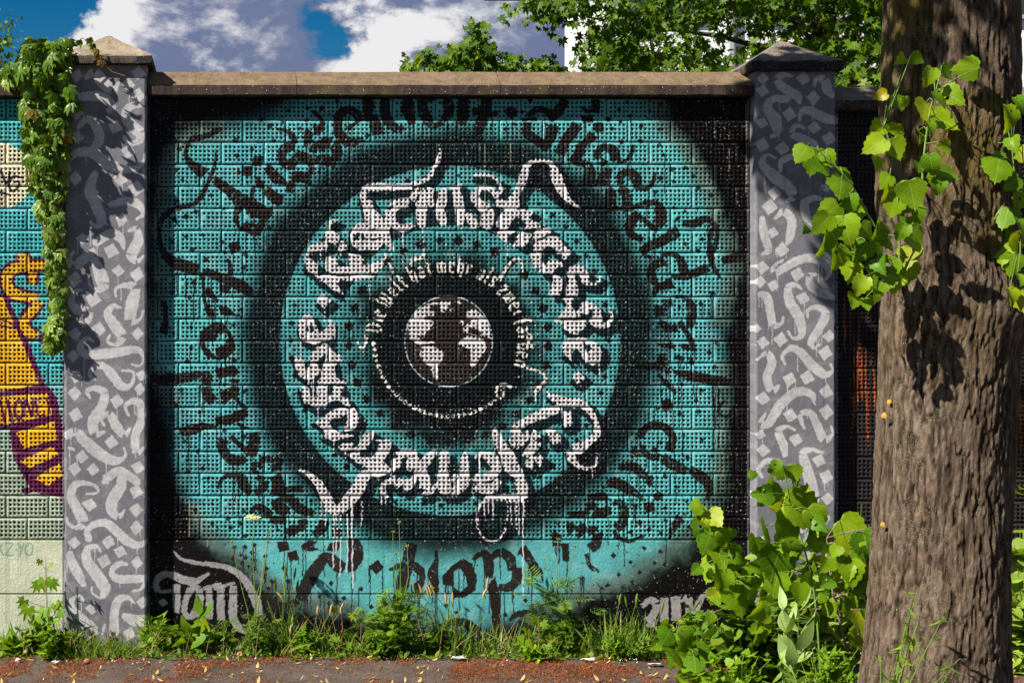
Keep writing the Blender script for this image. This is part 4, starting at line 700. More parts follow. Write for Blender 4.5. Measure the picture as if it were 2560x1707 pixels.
# ---------------------------------------------------------------- ground
def ground_mats():
    m, nt, b = pbase('asphalt', .9, .3); g = N(nt, 'ShaderNodeNewGeometry')
    n1 = noise_node(nt, 160, 4, .7, g.outputs['Position']); n2 = noise_node(nt, 3.5, 6, .6, g.outputs['Position'])
    v = N(nt, 'ShaderNodeTexVoronoi'); v.inputs['Scale'].default_value = 120; L(nt, g.outputs['Position'], v.inputs['Vector'])
    c = ramp(nt, n1.outputs[0], [(.25, (.030, .024, .021)), (.5, (.074, .060, .051)), (.75, (.15, .125, .108))])
    c2 = ramp(nt, n2.outputs[0], [(.35, (.55, .5, .47)), (.65, (1.15, 1.1, 1.08))]); mx = N(nt, 'ShaderNodeMix', data_type='RGBA', blend_type='MULTIPLY'); mx.inputs[0].default_value = 1; L(nt, c, mx.inputs[6]); L(nt, c2, mx.inputs[7])
    L(nt, mx.outputs[2], b.inputs['Base Color']); bump(nt, b, math_node(nt, 'ADD', n1.outputs[0], v.outputs['Distance']), .6, .006); M['asphalt'] = m
    m, nt, b = pbase('soil', .95, .1); g = N(nt, 'ShaderNodeNewGeometry'); n1 = noise_node(nt, 30, 6, .65, g.outputs['Position'])
    L(nt, ramp(nt, n1.outputs[0], [(.3, (.02, .014, .009)), (.6, (.065, .045, .030)), (.8, (.10, .075, .05))]), b.inputs['Base Color']); bump(nt, b, n1.outputs[0], .8, .02); M['soil'] = m
ground_mats()
tag(obj('ground', mesh_np('ground', [(-600, -300, -.06), (600, -300, -.06), (600, 900, -.06), (-600, 900, -.06)], [(0, 1, 2, 3)]), M['soil']), kind='structure')
def sheet(name, x0, x1, y0, y1, nx, ny, z, amp, mat):
    xs = np.linspace(x0, x1, nx); ys = np.linspace(y0, y1, ny); X, Y = np.meshgrid(xs, ys)
    Z = z + amp * (vnoise(ny, nx, 9, 77, 3) - .5)
    V = np.stack([X, Y, Z], -1).reshape(-1, 3); F = [(i * nx + j, i * nx + j + 1, (i + 1) * nx + j + 1, (i + 1) * nx + j) for i in range(ny - 1) for j in range(nx - 1)]
    return tag(obj(name, smooth(mesh_np(name, V, F)), mat), kind='structure')
sheet('pavement', -14, 16, -12, .1, 150, 90, 0, .008, M['asphalt'])
ss = sheet('soil_strip', -14, 16, -.40, .6, 500, 40, -.034, .05, M['soil'])
for v_ in ss.data.vertices: v_.co.z += .045 * max(0, min(1, (v_.co.y + .36) / .25))

# ---------------------------------------------------------------- walls of perforated blocks
BL, BH = 107.0 / 440, 55.15 / 440
HP, HS = .0243, .0128
def block_mesh(n, width, seed, dz=0.0):
    r = np.random.default_rng(seed); rows = 4
    w, h = width - .0045, BH - .0050
    mx = (w - n * HP) / 2; mz = (h - rows * HP) / 2
    e = .0035
    xs = [0, e]; zs = [0, e]
    for i in range(n): c = mx + (i + .5) * HP; xs += [c - HS / 2 - .0011, c + HS / 2 + .0011]
    for i in range(rows): c = mz + (i + .5) * HP; zs += [c - HS / 2 - .0011, c + HS / 2 + .0011]
    xs += [w - e, w]; zs += [h - e, h]
    nx, nz = len(xs), len(zs); V = []; F = []
    jx = r.uniform(-.0011, .0011, (nz, nx)); jz = r.uniform(-.0011, .0011, (nz, nx))
    for j in range(nz):
        for i in range(nx):
            y = .006 if i in (0, nx - 1) or j in (0, nz - 1) else (.0009 if i in (1, nx - 2) or j in (1, nz - 2) else r.uniform(-.0004, .0004))
            V.append((xs[i] + jx[j, i], y, zs[j] + jz[j, i]))
    def vid(i, j): return j * nx + i
    for j in range(nz - 1):
        for i in range(nx - 1):
            hole = i >= 2 and i < nx - 3 and j >= 2 and j < nz - 3 and i % 2 == 0 and j % 2 == 0
            q = (vid(i, j), vid(i + 1, j), vid(i + 1, j + 1), vid(i, j + 1))
            if not hole or r.random() < .018: F.append(q); continue
            c = np.mean([V[k] for k in q], axis=0); b0 = len(V)
            sh = r.uniform(-.0007, .0007, 2); k = r.uniform(.84, .97)
            for dep in (.0022, .030):
                for p in q:
                    d = (np.array(V[p]) - c) * k; V.append((c[0] + d[0] + sh[0], c[1] + dep, c[2] + d[2] + sh[1]))
            for a in range(4):
                bb = (a + 1) % 4
                F.append((q[a], q[bb], b0 + bb, b0 + a)); F.append((b0 + a, b0 + bb, b0 + 4 + bb, b0 + 4 + a))
            F.append((b0 + 4, b0 + 5, b0 + 6, b0 + 7))
    # returns of the block into the joint
    b0 = len(V)
    for (x, z) in ((xs[0], zs[0]), (xs[-1], zs[0]), (xs[-1], zs[-1]), (xs[0], zs[-1])): V += [(x, .006, z), (x, .05, z)]
    for a in range(4):
        bb = (a + 1) % 4; F.append((b0 + 2 * a, b0 + 2 * a + 1, b0 + 2 * bb + 1, b0 + 2 * bb))
    me = mesh_np('block', V, F); me.materials.append(M['block']); return me
BLK_CACHE = {}
def get_block(width):
    n = 9 if width > BL - .002 else max(1, int((width - .018) / HP))
    key = (n, round(width, 4), random.randrange(5) if n == 9 else 0)
    if key not in BLK_CACHE: BLK_CACHE[key] = block_mesh(n, width, 100 + len(BLK_CACHE))
    return BLK_CACHE[key]

def block_wall(px0, px1, top_px, first_joint, nrows, phase, label, x_from=None, x_to=None):
    X0 = (px0 - 600) / 440 if x_from is None else x_from; X1 = (px1 - 600) / 440 if x_to is None else x_to
    root = tag(empty('block_wall', (X0, 0, 0), label, 'wall'), kind='thing')
    Zof = lambda py: CAM_H + (853 - py) / 440
    for k in range(-1, nrows):
        zt = Zof(first_joint + 55.15 * k); zb = zt - BH
        ph = (phase + (0 if k % 2 else 53.5) - 600) / 440
        i0 = math.floor((X0 - ph) / BL); x = ph + i0 * BL
        while x < X1:
            a, bb = max(x, X0), min(x + BL, X1)
            if bb - a > .045:
                o = obj('block', get_block(bb - a if bb - a < BL - .002 else BL), None, root)
                o.location = (a - X0 + .002 + random.uniform(-.0008, .0008), random.uniform(-.0015, .0012), zb + .0025 + random.uniform(-.0007, .0007))
                o.rotation_euler = (random.uniform(-.004, .004), random.uniform(-.003, .003), random.uniform(-.004, .004))
            x += BL
    zb = Zof(first_joint + 55.15 * nrows)
    box_obj('mortar_core', (.0, .0085, zb), (X1 - X0, .19, Zof(first_joint - 60)), M['block'], root)
    # two smooth plinth beams
    for (z0, z1, y) in ((zb - .3035, zb - .003, -.002), (-.08, zb - .309, .001)):
        box_obj('plinth_beam', (.001, y, z0), (X1 - X0 - .001, .21, z1), M['plinth'], root, bevel=.004)
    return root, X0, X1

def coping(root, X0, X1, ybot, yedge, ytop, mat, joints=(), y_front=-.06):
    s = FPX / (CAM_D + y_front); zb = CAM_H + (853 - ybot) / s; ze = CAM_H + (853 - yedge) / s; zt = CAM_H + (853 - ytop) / (FPX / (CAM_D + .10))
    ed = [X0] + [j for j in joints] + [X1]
    for a, b in zip(ed[:-1], ed[1:]):
        n = max(2, int((b - a) / .05)); V = []; F = []
        prof = [(.26, zb), (y_front + .012, zb - .001), (y_front, zb + .004), (y_front - .001, ze - .006), (y_front + .006, ze + .001), (.085, zt - .004), (.10, zt), (.115, zt - .004), (.255, ze), (.26, ze - .005)]
        r = np.random.default_rng(int(a * 1000) + 5000)
        for i in range(n + 1):
            x = a + .0015 + (b - a - .003) * i / n
            for (y, z) in prof: V.append((x - X0, y + r.normal(0, .0007), z + r.normal(0, .0009)))
        m_ = len(prof)
        for i in range(n):
            for j in range(m_): k = (j + 1) % m_; F.append((i * m_ + j, (i + 1) * m_ + j, (i + 1) * m_ + k, i * m_ + k))
        V += [V[j] for j in range(m_)] + [V[n * m_ + j] for j in range(m_)]
        me = bpy.data.meshes.new('coping_stone'); me.from_pydata([tuple(v) for v in V], [], F + [tuple(range((n + 1) * m_, (n + 2) * m_)), tuple(range((n + 3) * m_ - 1, (n + 2) * m_ - 1, -1))]); me.update()
        bm = bmesh.new(); bm.from_mesh(me); bmesh.ops.recalc_face_normals(bm, faces=bm.faces[:]); bm.to_mesh(me); bm.free()
        obj('coping_stone', me, mat, root)

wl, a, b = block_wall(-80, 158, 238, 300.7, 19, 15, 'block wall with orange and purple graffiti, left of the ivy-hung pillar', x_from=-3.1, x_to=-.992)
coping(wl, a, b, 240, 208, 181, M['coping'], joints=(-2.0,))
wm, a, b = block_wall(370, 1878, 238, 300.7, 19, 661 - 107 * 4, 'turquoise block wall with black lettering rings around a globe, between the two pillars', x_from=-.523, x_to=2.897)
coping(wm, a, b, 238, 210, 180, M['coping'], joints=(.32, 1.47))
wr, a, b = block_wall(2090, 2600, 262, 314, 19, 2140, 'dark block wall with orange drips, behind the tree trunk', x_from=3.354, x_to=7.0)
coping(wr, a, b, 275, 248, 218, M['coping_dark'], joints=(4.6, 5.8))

# ---------------------------------------------------------------- pillars
def pillar(x0, x1, ybot, ytop, yapex, capmat, label):
    root = empty('pillar', ((x0 + x1) / 2, .145, 0), label, 'pillar'); root['kind'] = 'thing'; cx = (x0 + x1) / 2; hw = (x1 - x0) / 2
    s2 = FPX / (CAM_D - .115); zb = CAM_H + (853 - ybot) / s2; zt = CAM_H + (853 - ytop) / s2; za = CAM_H + (853 - yapex) / (FPX / (CAM_D + .145))
    bm = bmesh.new(); box_bm(bm, (-hw, -.225, -.1), (hw, .225, zb + .004))
    ve = [e for e in bm.edges if abs(e.verts[0].co.z - e.verts[1].co.z) > .5]
    bmesh.ops.bevel(bm, geom=ve, offset=.013, segments=2, affect='EDGES', profile=.5)
    le = [e for e in bm.edges if abs(e.verts[0].co.z - e.verts[1].co.z) > .5]
    bmesh.ops.subdivide_edges(bm, edges=le, cuts=110); rr = np.random.default_rng(int(x0 * 50) + 900)
    for v in bm.verts:
        if 0 < v.co.z < zb - .01 and abs(v.co.x) > hw - .02:
            k = max(0, rr.normal(.0006, .0012)) + (rr.random() < .05) * rr.uniform(.002, .006); v.co.x -= math.copysign(k, v.co.x)
    me = bpy.data.meshes.new('shaft'); bm.to_mesh(me); bm.free(); obj('shaft', me, M['pillar'], root)
    cw, cd = hw + .030, .26
    def grid_cap():
        V = []; F = []; n = 14; r = np.random.default_rng(int(x0 * 100) + 400)
        rings = [(.93, zb + .0), (1.0, zb + .006), (1.0, zt - .008), (.985, zt)] + [(1 - t, zt + (za - zt) * t * (1 - .06 * math.sin(math.pi * t))) for t in (.1, .25, .4, .55, .7, .82, .92)]
        for k, (f, z) in enumerate(rings):
            for sd in range(4):
                for i in range(n):
                    t = -1 + 2 * i / n
                    x, y = [(t, -1), (1, t), (-t, 1), (-1, -t)][sd]
                    V.append((x * f * cw + r.normal(0, .0012), y * f * cd + r.normal(0, .0012), z + r.normal(0, .0010)))
        m_ = 4 * n
        for k in range(len(rings) - 1):
            for i in range(m_): F.append((k * m_ + i, k * m_ + (i + 1) % m_, (k + 1) * m_ + (i + 1) % m_, (k + 1) * m_ + i))
        V.append((0, 0, za - .006)); top = len(V) - 1; V.append((0, 0, zb)); bot = len(V) - 1; k = (len(rings) - 1) * m_
        me = bpy.data.meshes.new('cap'); me.from_pydata(V, [], F + [(k + i, k + (i + 1) % m_, top) for i in range(m_)] + [((i + 1) % m_, i, bot) for i in range(m_)]); me.update(); return me
    obj('cap', grid_cap(), capmat, root)
    return root
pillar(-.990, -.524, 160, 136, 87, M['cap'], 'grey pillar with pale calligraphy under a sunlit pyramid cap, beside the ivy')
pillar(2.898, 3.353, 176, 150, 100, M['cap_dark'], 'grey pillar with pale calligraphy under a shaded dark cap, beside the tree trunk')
# ---------------------------------------------------------------- leaves and bark
def leaf_mat(name, c0, c1, trans=.38, rough=.42, veins=False, spec=.35):
    m, nt, b = pbase(name, rough, spec); g = N(nt, 'ShaderNodeNewGeometry'); oi = N(nt, 'ShaderNodeObjectInfo')
    f = math_node(nt, 'FRACT', math_node(nt, 'ADD', g.outputs['Random Per Island'], oi.outputs['Random']))
    cm = tuple((a + b_) / 2 for a, b_ in zip(c0, c1))
    col = ramp(nt, f, [(0, c0), (.45, cm), (.9, c1), (1, (min(1, c1[0] * 1.5), c1[1] * 1.12, c1[2]))])
    n1 = noise_node(nt, 22, 4, .6, g.outputs['Position']); v = N(nt, 'ShaderNodeMapRange'); L(nt, n1.outputs[0], v.inputs[0]); v.inputs[1].default_value = .3; v.inputs[2].default_value = .7; v.inputs[3].default_value = .78; v.inputs[4].default_value = 1.15
    mm = N(nt, 'ShaderNodeMix', data_type='RGBA', blend_type='MULTIPLY'); mm.inputs[0].default_value = 1; L(nt, col, mm.inputs[6]); L(nt, v.outputs[0], mm.inputs[7]); col = mm.outputs[2]
    if veins:
        uv = N(nt, 'ShaderNodeUVMap'); uv.uv_map = 'leaf'; sx = N(nt, 'ShaderNodeSeparateXYZ'); L(nt, uv.outputs[0], sx.inputs[0])
        au = math_node(nt, 'ABSOLUTE', sx.outputs[0]); mid = math_node(nt, 'LESS_THAN', au, .012)
        sv = math_node(nt, 'FRACT', math_node(nt, 'MULTIPLY', math_node(nt, 'SUBTRACT', sx.outputs[1], math_node(nt, 'MULTIPLY', au, .75)), 6.5)); side = math_node(nt, 'LESS_THAN', sv, .07)
        vm = math_node(nt, 'MULTIPLY', math_node(nt, 'MAXIMUM', mid, math_node(nt, 'MULTIPLY', side, .6)), .55)
        vx = N(nt, 'ShaderNodeMix', data_type='RGBA'); L(nt, vm, vx.inputs[0]); L(nt, col, vx.inputs[6]); vx.inputs[7].default_value = (.30, .40, .09, 1); col = vx.outputs[2]
        bump(nt, b, math_node(nt, 'ADD', math_node(nt, 'MULTIPLY', sv, .6), n1.outputs[0]), .35, .004)
    L(nt, col, b.inputs['Base Color'])
    tr = N(nt, 'ShaderNodeBsdfTranslucent'); tm = N(nt, 'ShaderNodeMix', data_type='RGBA', blend_type='MULTIPLY'); tm.inputs[0].default_value = 1; L(nt, col, tm.inputs[6]); tm.inputs[7].default_value = (1.55, 1.4, .3, 1); L(nt, tm.outputs[2], tr.inputs[0])
    ms = N(nt, 'ShaderNodeMixShader'); ms.inputs[0].default_value = trans; L(nt, b.outputs[0], ms.inputs[1]); L(nt, tr.outputs[0], ms.inputs[2])
    out = [n for n in nt.nodes if n.type == 'OUTPUT_MATERIAL'][0]; L(nt, ms.outputs[0], out.inputs[0]); return m

def flat_mat(name, c, rough=.7, var=.25, scale=20, bmp=.3, spec=.3):
    m, nt, b = pbase(name, rough, spec); g = N(nt, 'ShaderNodeNewGeometry'); n1 = noise_node(nt, scale, 5, .6, g.outputs['Position'])
    L(nt, ramp(nt, n1.outputs[0], [(.3, tuple(x * (1 - var) for x in c)), (.7, tuple(min(1, x * (1 + var)) for x in c))]), b.inputs['Base Color'])
    if bmp: bump(nt, b, n1.outputs[0], bmp, .01)
    return m
M['linden'] = leaf_mat('linden_leaf', (.075, .185, .004), (.205, .320, .006), .42, .42, True, .2)
M['young'] = leaf_mat('young_leaf', (.15, .24, .008), (.26, .29, .012), .42, .4, True, .2)
M['maple'] = leaf_mat('maple_leaf', (.024, .075, .004), (.105, .185, .006), .40, .5, False, .2)
M['maple_far'] = leaf_mat('maple_leaf_small', (.028, .082, .005), (.105, .185, .008), .36, .5, False, .2)
M['creeper'] = leaf_mat('creeper_leaf', (.022, .080, .004), (.115, .225, .008), .36, .36, True, .3)
M['creeper_red'] = leaf_mat('creeper_leaf_reddish', (.16, .085, .018), (.22, .17, .025), .34, .4)
M['weed'] = leaf_mat('weed_leaf', (.045, .115, .006), (.120, .205, .012), .36, .5, False, .2)
M['weed_bright'] = leaf_mat('weed_leaf_bright', (.080, .185, .006), (.165, .285, .010), .40, .5, False, .2)
M['fern'] = leaf_mat('feathery_leaf', (.050, .110, .014), (.120, .195, .026), .32, .55, False, .2)
M['blue'] = leaf_mat('blue_green_leaf', (.060, .140, .060), (.105, .200, .090), .25, .5, True)
M['grass'] = leaf_mat('grass_blade', (.060, .135, .014), (.160, .240, .030), .36, .5)
M['straw'] = flat_mat('straw', (.30, .20, .085), .8)
M['stem'] = flat_mat('green_stem', (.11, .19, .03), .6)
M['stem_red'] = flat_mat('reddish_stem', (.20, .075, .045), .6)
M['stem_purple'] = flat_mat('purple_stem', (.21, .12, .13), .6)
M['twig'] = flat_mat('twig_bark', (.075, .055, .042), .85)
M['umbel'] = flat_mat('umbel_flower', (.66, .62, .30), .8)
M['bud'] = leaf_mat('bud_green', (.25, .30, .05), (.42, .42, .08), .3)

def linden_tpl(n=14, tooth=.026, fold=.16, curl=.22, seed=1, wide=1.0):
    r = np.random.default_rng(seed)
    ky = np.array([0, -.07, .02, .18, .36, .55, .74, .90, 1.05]); kx = np.array([.02, .20, .40, .50, .49, .40, .25, .09, .0]) * wide
    t = np.linspace(0, 1, n); tk = np.linspace(0, 1, len(ky)); ey = np.interp(t, tk, ky); ex = np.interp(t, tk, kx)
    V, F, U = [], [], []
    lop = r.uniform(.88, 1.0, 2)
    my = np.clip(ey, 0, 1.05)
    def P(x, y):
        z = -fold * abs(x) ** 1.2 * (1 if True else 0) + curl * (y - .4) ** 2 * 1.0 + .035 * math.sin(9 * y + 5 * x) * abs(x)
        return (x, z, -y)
    for i in range(n): V.append(P(0, my[i] if i else 0)); U.append((0, my[i]))
    for sd in (-1, 1):
        b = len(V)
        for i in range(n):
            k = tooth * (1 if i % 2 else -1) * (0 < i < n - 1)
            for f in (.5, 1.0):
                x = sd * (ex[i] * lop[(sd + 1) // 2] + k) * f; y = my[i] + (ey[i] + k * .6 - my[i]) * f
                V.append(P(x, y)); U.append((x, y))
        for i in range(n - 1):
            a0, a1 = i, i + 1; m0, e0 = b + 2 * i, b + 2 * i + 1; m1, e1 = b + 2 * (i + 1), b + 2 * (i + 1) + 1
            q1, q2 = (a0, a1, m1, m0), (m0, m1, e1, e0)
            F += [q1, q2] if sd < 0 else [q1[::-1], q2[::-1]]
    return np.array(V), np.array(F), np.array(U)

def ovate_tpl(n=5, w=.42, fold=.14, curl=.25):
    V, F, U = [], [], []; ys = np.linspace(0, 1, n); hw = w * np.sin(np.pi * ys ** .75) ** .9; hw[0] = .02; hw[-1] = .0
    for i, y in enumerate(ys):
        for sx in (-1, 0, 1): x = sx * hw[i]; V.append((x, -fold * abs(x) + curl * y * y, -y)); U.append((x, y))
    for i in range(n - 1):
        for k in (0, 1): a = i * 3 + k; F.append((a, a + 1, a + 4, a + 3))
    return np.array(V), np.array(F), np.array(U)

def palmate(tpl, angles, sizes, droop=.25):
    Vs, Fs, Us = [], [], []; b = 0
    for a, s in zip(angles, sizes):
        R = np.array(Matrix.Rotation(a, 3, 'Y') @ Matrix.Rotation(droop, 3, 'X')); V = (R @ (tpl[0] * s).T).T
        Vs.append(V); Fs.append(tpl[1] + b); Us.append(tpl[2]); b += len(V)
    return np.vstack(Vs), np.vstack(Fs), np.vstack(Us)
CREEP = palmate(ovate_tpl(5, .27, .2, .3), (-1.35, -.68, 0, .68, 1.35), (.62, .88, 1, .88, .62), .12)

def maple_tpl(cup=.10):
    pol = [(0, .0), (22, .62), (38, .58), (47, .72), (60, .62), (72, 1.0), (80, .66), (90, .50)]
    half = [(-58, .34), (-40, .60), (-28, .50), (-8, .52), (4, .82), (16, .62), (30, .50), (42, .66), (52, 1.0), (60, .72), (70, .52), (80, .74), (90, 1.12)]
    pts = [(math.radians(a), r) for a, r in half]; full = pts + [(math.pi - a, r) for a, r in pts[-2::-1]]
    V = [(0, 0, 0)]; U = [(0, 0)]
    for a, r in full: V.append((.62 * r * math.cos(a), cup * r * r - .05 * (abs(math.cos(a)) * r), -.62 * r * math.sin(a))); U.append((.6 * r * math.cos(a), r * math.sin(a)))
    F = [(0, i, i + 1) for i in range(1, len(full))]
    return np.array(V), np.array(F), np.array(U)
MAPLE = maple_tpl()
def blade_tpl(w=.06, n=4, bend=.35):
    V, F, U = [], [], []; ys = np.linspace(0, 1, n)
    for y in ys:
        h = w * (1 - y ** 1.6) + .002
        for sx in (-1, 1): V.append((sx * h, bend * y * y, y)); U.append((sx * h, y))
    for i in range(n - 1): F.append((2 * i, 2 * i + 1, 2 * i + 3, 2 * i + 2))
    return np.array(V), np.array(F), np.array(U)
BLADE = blade_tpl(.032)
def lance_tpl(w=.13): return ovate_tpl(4, w, .1, .35)
LANCE = lance_tpl(); OV = ovate_tpl(4, .34, .12, .3); OVN = ovate_tpl(4, .22, .12, .35)
def pinnate_tpl(n=7, w=.16):
    """a feathery leaf: pairs of narrow leaflets along a rib"""
    Vs, Fs, Us = [], [], []; b = 0; t = ovate_tpl(3, w, .05, .1)
    for i in range(n):
        y = .15 + .85 * i / n; s = .42 * math.sin(math.pi * (y * .8 + .15))
        for sd in ((-1, 1) if i < n - 1 else (0,)):
            R = np.array(Matrix.Rotation(sd * 1.05, 3, 'Y')); V = (R @ (t[0] * max(s, .12)).T).T + np.array((0, .25 * y * y, -y)); Vs.append(V); Fs.append(t[1] + b); Us.append(t[2]); b += len(V)
    return np.vstack(Vs), np.vstack(Fs), np.vstack(Us)
PIN = pinnate_tpl(); PINF = pinnate_tpl(8, .10)
LIND = [smooth(mesh_np('leaf', *linden_tpl(seed=k, curl=c, fold=f, wide=w))) for k, (c, f, w) in enumerate(((.15, .16, 1.0), (.35, .30, .95), (-.15, .10, 1.05), (.55, .42, .9), (.05, -.18, 1.02)))]
LINDY = [m.copy() for m in LIND[:2]]
def eaten(me, faces):
    bm = bmesh.new(); bm.from_mesh(me); bm.faces.ensure_lookup_table(); bmesh.ops.delete(bm, geom=[bm.faces[i] for i in faces], context='FACES'); bm.to_mesh(me); bm.free()
eaten(LIND[1], (12,))
for m_ in LIND: m_.materials.append(M['linden'])
for m_ in LINDY: m_.materials.append(M['young'])
CREEPM = smooth(mesh_np('leaf', *CREEP)); CREEPM.materials.append(M['creeper']); CREEPR = CREEPM.copy(); CREEPR.materials.clear(); CREEPR.materials.append(M['creeper_red'])
MAPLEM = mesh_np('leaf', *MAPLE); MAPLEM.materials.append(M['weed_bright'])

def stems(name, paths, mat, parent, seg=6):
    V, F = tube_np(paths, seg); o = obj(name, smooth(mesh_np(name, V, F)), mat, parent)
    if len(paths) > 1: o['kind'] = 'stuff'
    return o

def cloud(name, tpl, pos, eul, scl, mat, parent):
    V, F = scatter_np(tpl, pos, rot_mats(eul), scl)
    return tag(obj(name, mesh_np(name, V, F), mat, parent), kind='stuff')

# ---------------------------------------------------------------- the linden at the kerb: trunk, limb, crown, shoots
def bark_mat():
    m, nt, b = pbase('linden_bark', .92, .12); g = N(nt, 'ShaderNodeNewGeometry')
    at_ = N(nt, 'ShaderNodeAttribute'); at_.attribute_name = 'ridge'
    n1 = noise_node(nt, 7, 6, .65, g.outputs['Position']); n2 = noise_node(nt, 170, 4, .7, g.outputs['Position']); n3 = noise_node(nt, 2.3, 5, .6, g.outputs['Position'])
    mp = N(nt, 'ShaderNodeMapping'); mp.inputs['Scale'].default_value = (85, 85, 26); L(nt, g.outputs['Position'], mp.inputs[0]); n4 = noise_node(nt, 1, 6, .7, mp.outputs[0])
    f = math_node(nt, 'ADD', math_node(nt, 'MULTIPLY', at_.outputs['Fac'], .55), math_node(nt, 'MULTIPLY', n4.outputs[0], .50))
    c = ramp(nt, f, [(.24, (.018, .012, .008)), (.42, (.064, .044, .030)), (.58, (.125, .089, .064)), (.78, (.22, .170, .128))])
    ms = N(nt, 'ShaderNodeMix', data_type='RGBA'); sx = N(nt, 'ShaderNodeSeparateXYZ'); L(nt, g.outputs['Position'], sx.inputs[0])
    hz = N(nt, 'ShaderNodeMapRange'); L(nt, sx.outputs[2], hz.inputs[0]); hz.inputs[1].default_value = 1.5; hz.inputs[2].default_value = 2.7; hz.inputs[3].default_value = .10; hz.inputs[4].default_value = .85
    mr = N(nt, 'ShaderNodeMapRange'); L(nt, n3.outputs[0], mr.inputs[0]); mr.inputs[1].default_value = .46; mr.inputs[2].default_value = .64
    L(nt, math_node(nt, 'MULTIPLY', math_node(nt, 'MULTIPLY', mr.outputs[0], hz.outputs[0]), math_node(nt, 'GREATER_THAN', n4.outputs[0], .42)), ms.inputs[0]); L(nt, c, ms.inputs[6]); ms.inputs[7].default_value = (.120, .085, .010, 1)
    lf = math_node(nt, 'MULTIPLY', math_node(nt, 'GREATER_THAN', n2.outputs[0], .59), math_node(nt, 'GREATER_THAN', n1.outputs[0], .52))
    ml = N(nt, 'ShaderNodeMix', data_type='RGBA'); L(nt, math_node(nt, 'MULTIPLY', lf, .7), ml.inputs[0]); L(nt, ms.outputs[2], ml.inputs[6]); ml.inputs[7].default_value = (.27, .25, .18, 1)
    L(nt, ml.outputs[2], b.inputs['Base Color']); bump(nt, b, math_node(nt, 'ADD', n4.outputs[0], math_node(nt, 'MULTIPLY', n2.outputs[0], .35)), 1.0, .018); return m
M['bark'] = bark_mat()
TY = -2.0
def trunk_mesh():
    prof = [(2400, 2120, 2545), (1900, 2162, 2505), (1707, 2176, 2500), (1500, 2186, 2508), (1200, 2199, 2514), (1000, 2206, 2520), (880, 2211, 2527), (790, 2214, 2543), (720, 2218, 2536), (600, 2216, 2530), (500, 2208, 2530), (440, 2207, 2532), (330, 2213, 2534), (200, 2216, 2534), (0, 2221, 2533), (-400, 2226, 2528), (-900, 2230, 2520)]
    s = FPX / (CAM_D + TY); na, nz = 340, 760
    zs = np.array([CAM_H + (853 - p[0]) / s for p in prof]); cx = np.array([((p[1] + p[2]) / 2 - 600) / s for p in prof]); rr = np.array([(p[2] - p[1]) / 2 / s for p in prof])
    Z = np.concatenate([np.linspace(-.15, 3.5, nz - 40), np.linspace(3.52, 4.9, 40)]); CX = np.interp(Z, zs, cx); RR = np.interp(Z, zs, rr)
    th = np.arange(na) * 2 * math.pi / na
    def per(cell_a, cell_z, seed, o=2):
        """noise that closes round the trunk; cell sizes in grid columns and rows"""
        ga = max(4, int(na / cell_a)); gz = int(nz / cell_z) + 4; out = np.zeros((nz, na)); amp = 1.0; tot = 0
        for k in range(o):
            G_ = np.random.default_rng(seed + k).random((gz * 2 ** k + 4, ga * 2 ** k)); W_ = ga * 2 ** k
            ix = np.arange(na) * W_ / na; iy = np.arange(nz) / cell_z * 2 ** k
            x0 = ix.astype(int); y0 = iy.astype(int); fx = (ix - x0)[None]; fy = (iy - y0)[:, None]; fx = fx * fx * (3 - 2 * fx); fy = fy * fy * (3 - 2 * fy); x1 = (x0 + 1) % W_; x0 = x0 % W_
            out += amp * ((G_[np.ix_(y0, x0)] * (1 - fx) + G_[np.ix_(y0, x1)] * fx) * (1 - fy) + (G_[np.ix_(y0 + 1, x0)] * (1 - fx) + G_[np.ix_(y0 + 1, x1)] * fx) * fy); tot += amp; amp *= .55
        return out / tot
    rid = per(5.2, 32, 5, 3); rid2 = per(2.2, 5, 9, 2); big = per(34, 90, 13, 2)
    furrow = (1 - np.clip(np.abs(rid - .5) * 9.0, 0, 1)) ** 1.2
    plate = np.clip((per(3.4, 12, 25, 2) - .5) * 2, -1, 1)
    h = -.0085 * furrow + .0040 * plate + .0050 * (rid2 - .5) + .016 * (big - .5)
    burr = np.exp(-((Z[:, None] - 1.90) / .13) ** 2 - ((th[None] - 5.6) / .5) ** 2) * .045 + np.exp(-((Z[:, None] - 2.28) / .10) ** 2 - ((th[None] - 3.5) / .45) ** 2) * .035 + np.exp(-((Z[:, None] - 1.86) / .10) ** 2 - ((th[None] - 4.05) / .25) ** 2) * .030
    flare = .10 * np.exp(-np.maximum(Z, 0) / .16)
    R = RR[:, None] + h + burr + flare[:, None]
    V = np.stack([CX[:, None] + R * np.cos(th)[None], TY + R * np.sin(th)[None] + 0 * Z[:, None], Z[:, None] + 0 * R], -1).reshape(-1, 3)
    i, j = np.meshgrid(np.arange(nz - 1), np.arange(na), indexing='ij'); j2 = (j + 1) % na
    F = np.stack([i * na + j, i * na + j2, (i + 1) * na + j2, (i + 1) * na + j], -1).reshape(-1, 4)
    me = mesh_np('trunk', V - np.array((3.017, TY, 0)), F); at_ = me.attributes.new('ridge', 'FLOAT', 'POINT')
    at_.data.foreach_set('value', np.clip(.62 - .55 * furrow + .30 * plate + .45 * (rid2 - .5), 0, 1).astype(np.float32).ravel()); return smooth(me)
linden = empty('linden_tree', (3.017, TY, 0), 'large linden tree with rough brown trunk and leafy shoots, at the right', 'tree')
obj('trunk', trunk_mesh(), M['bark'], linden)
LO = Vector((3.017, TY, 0))
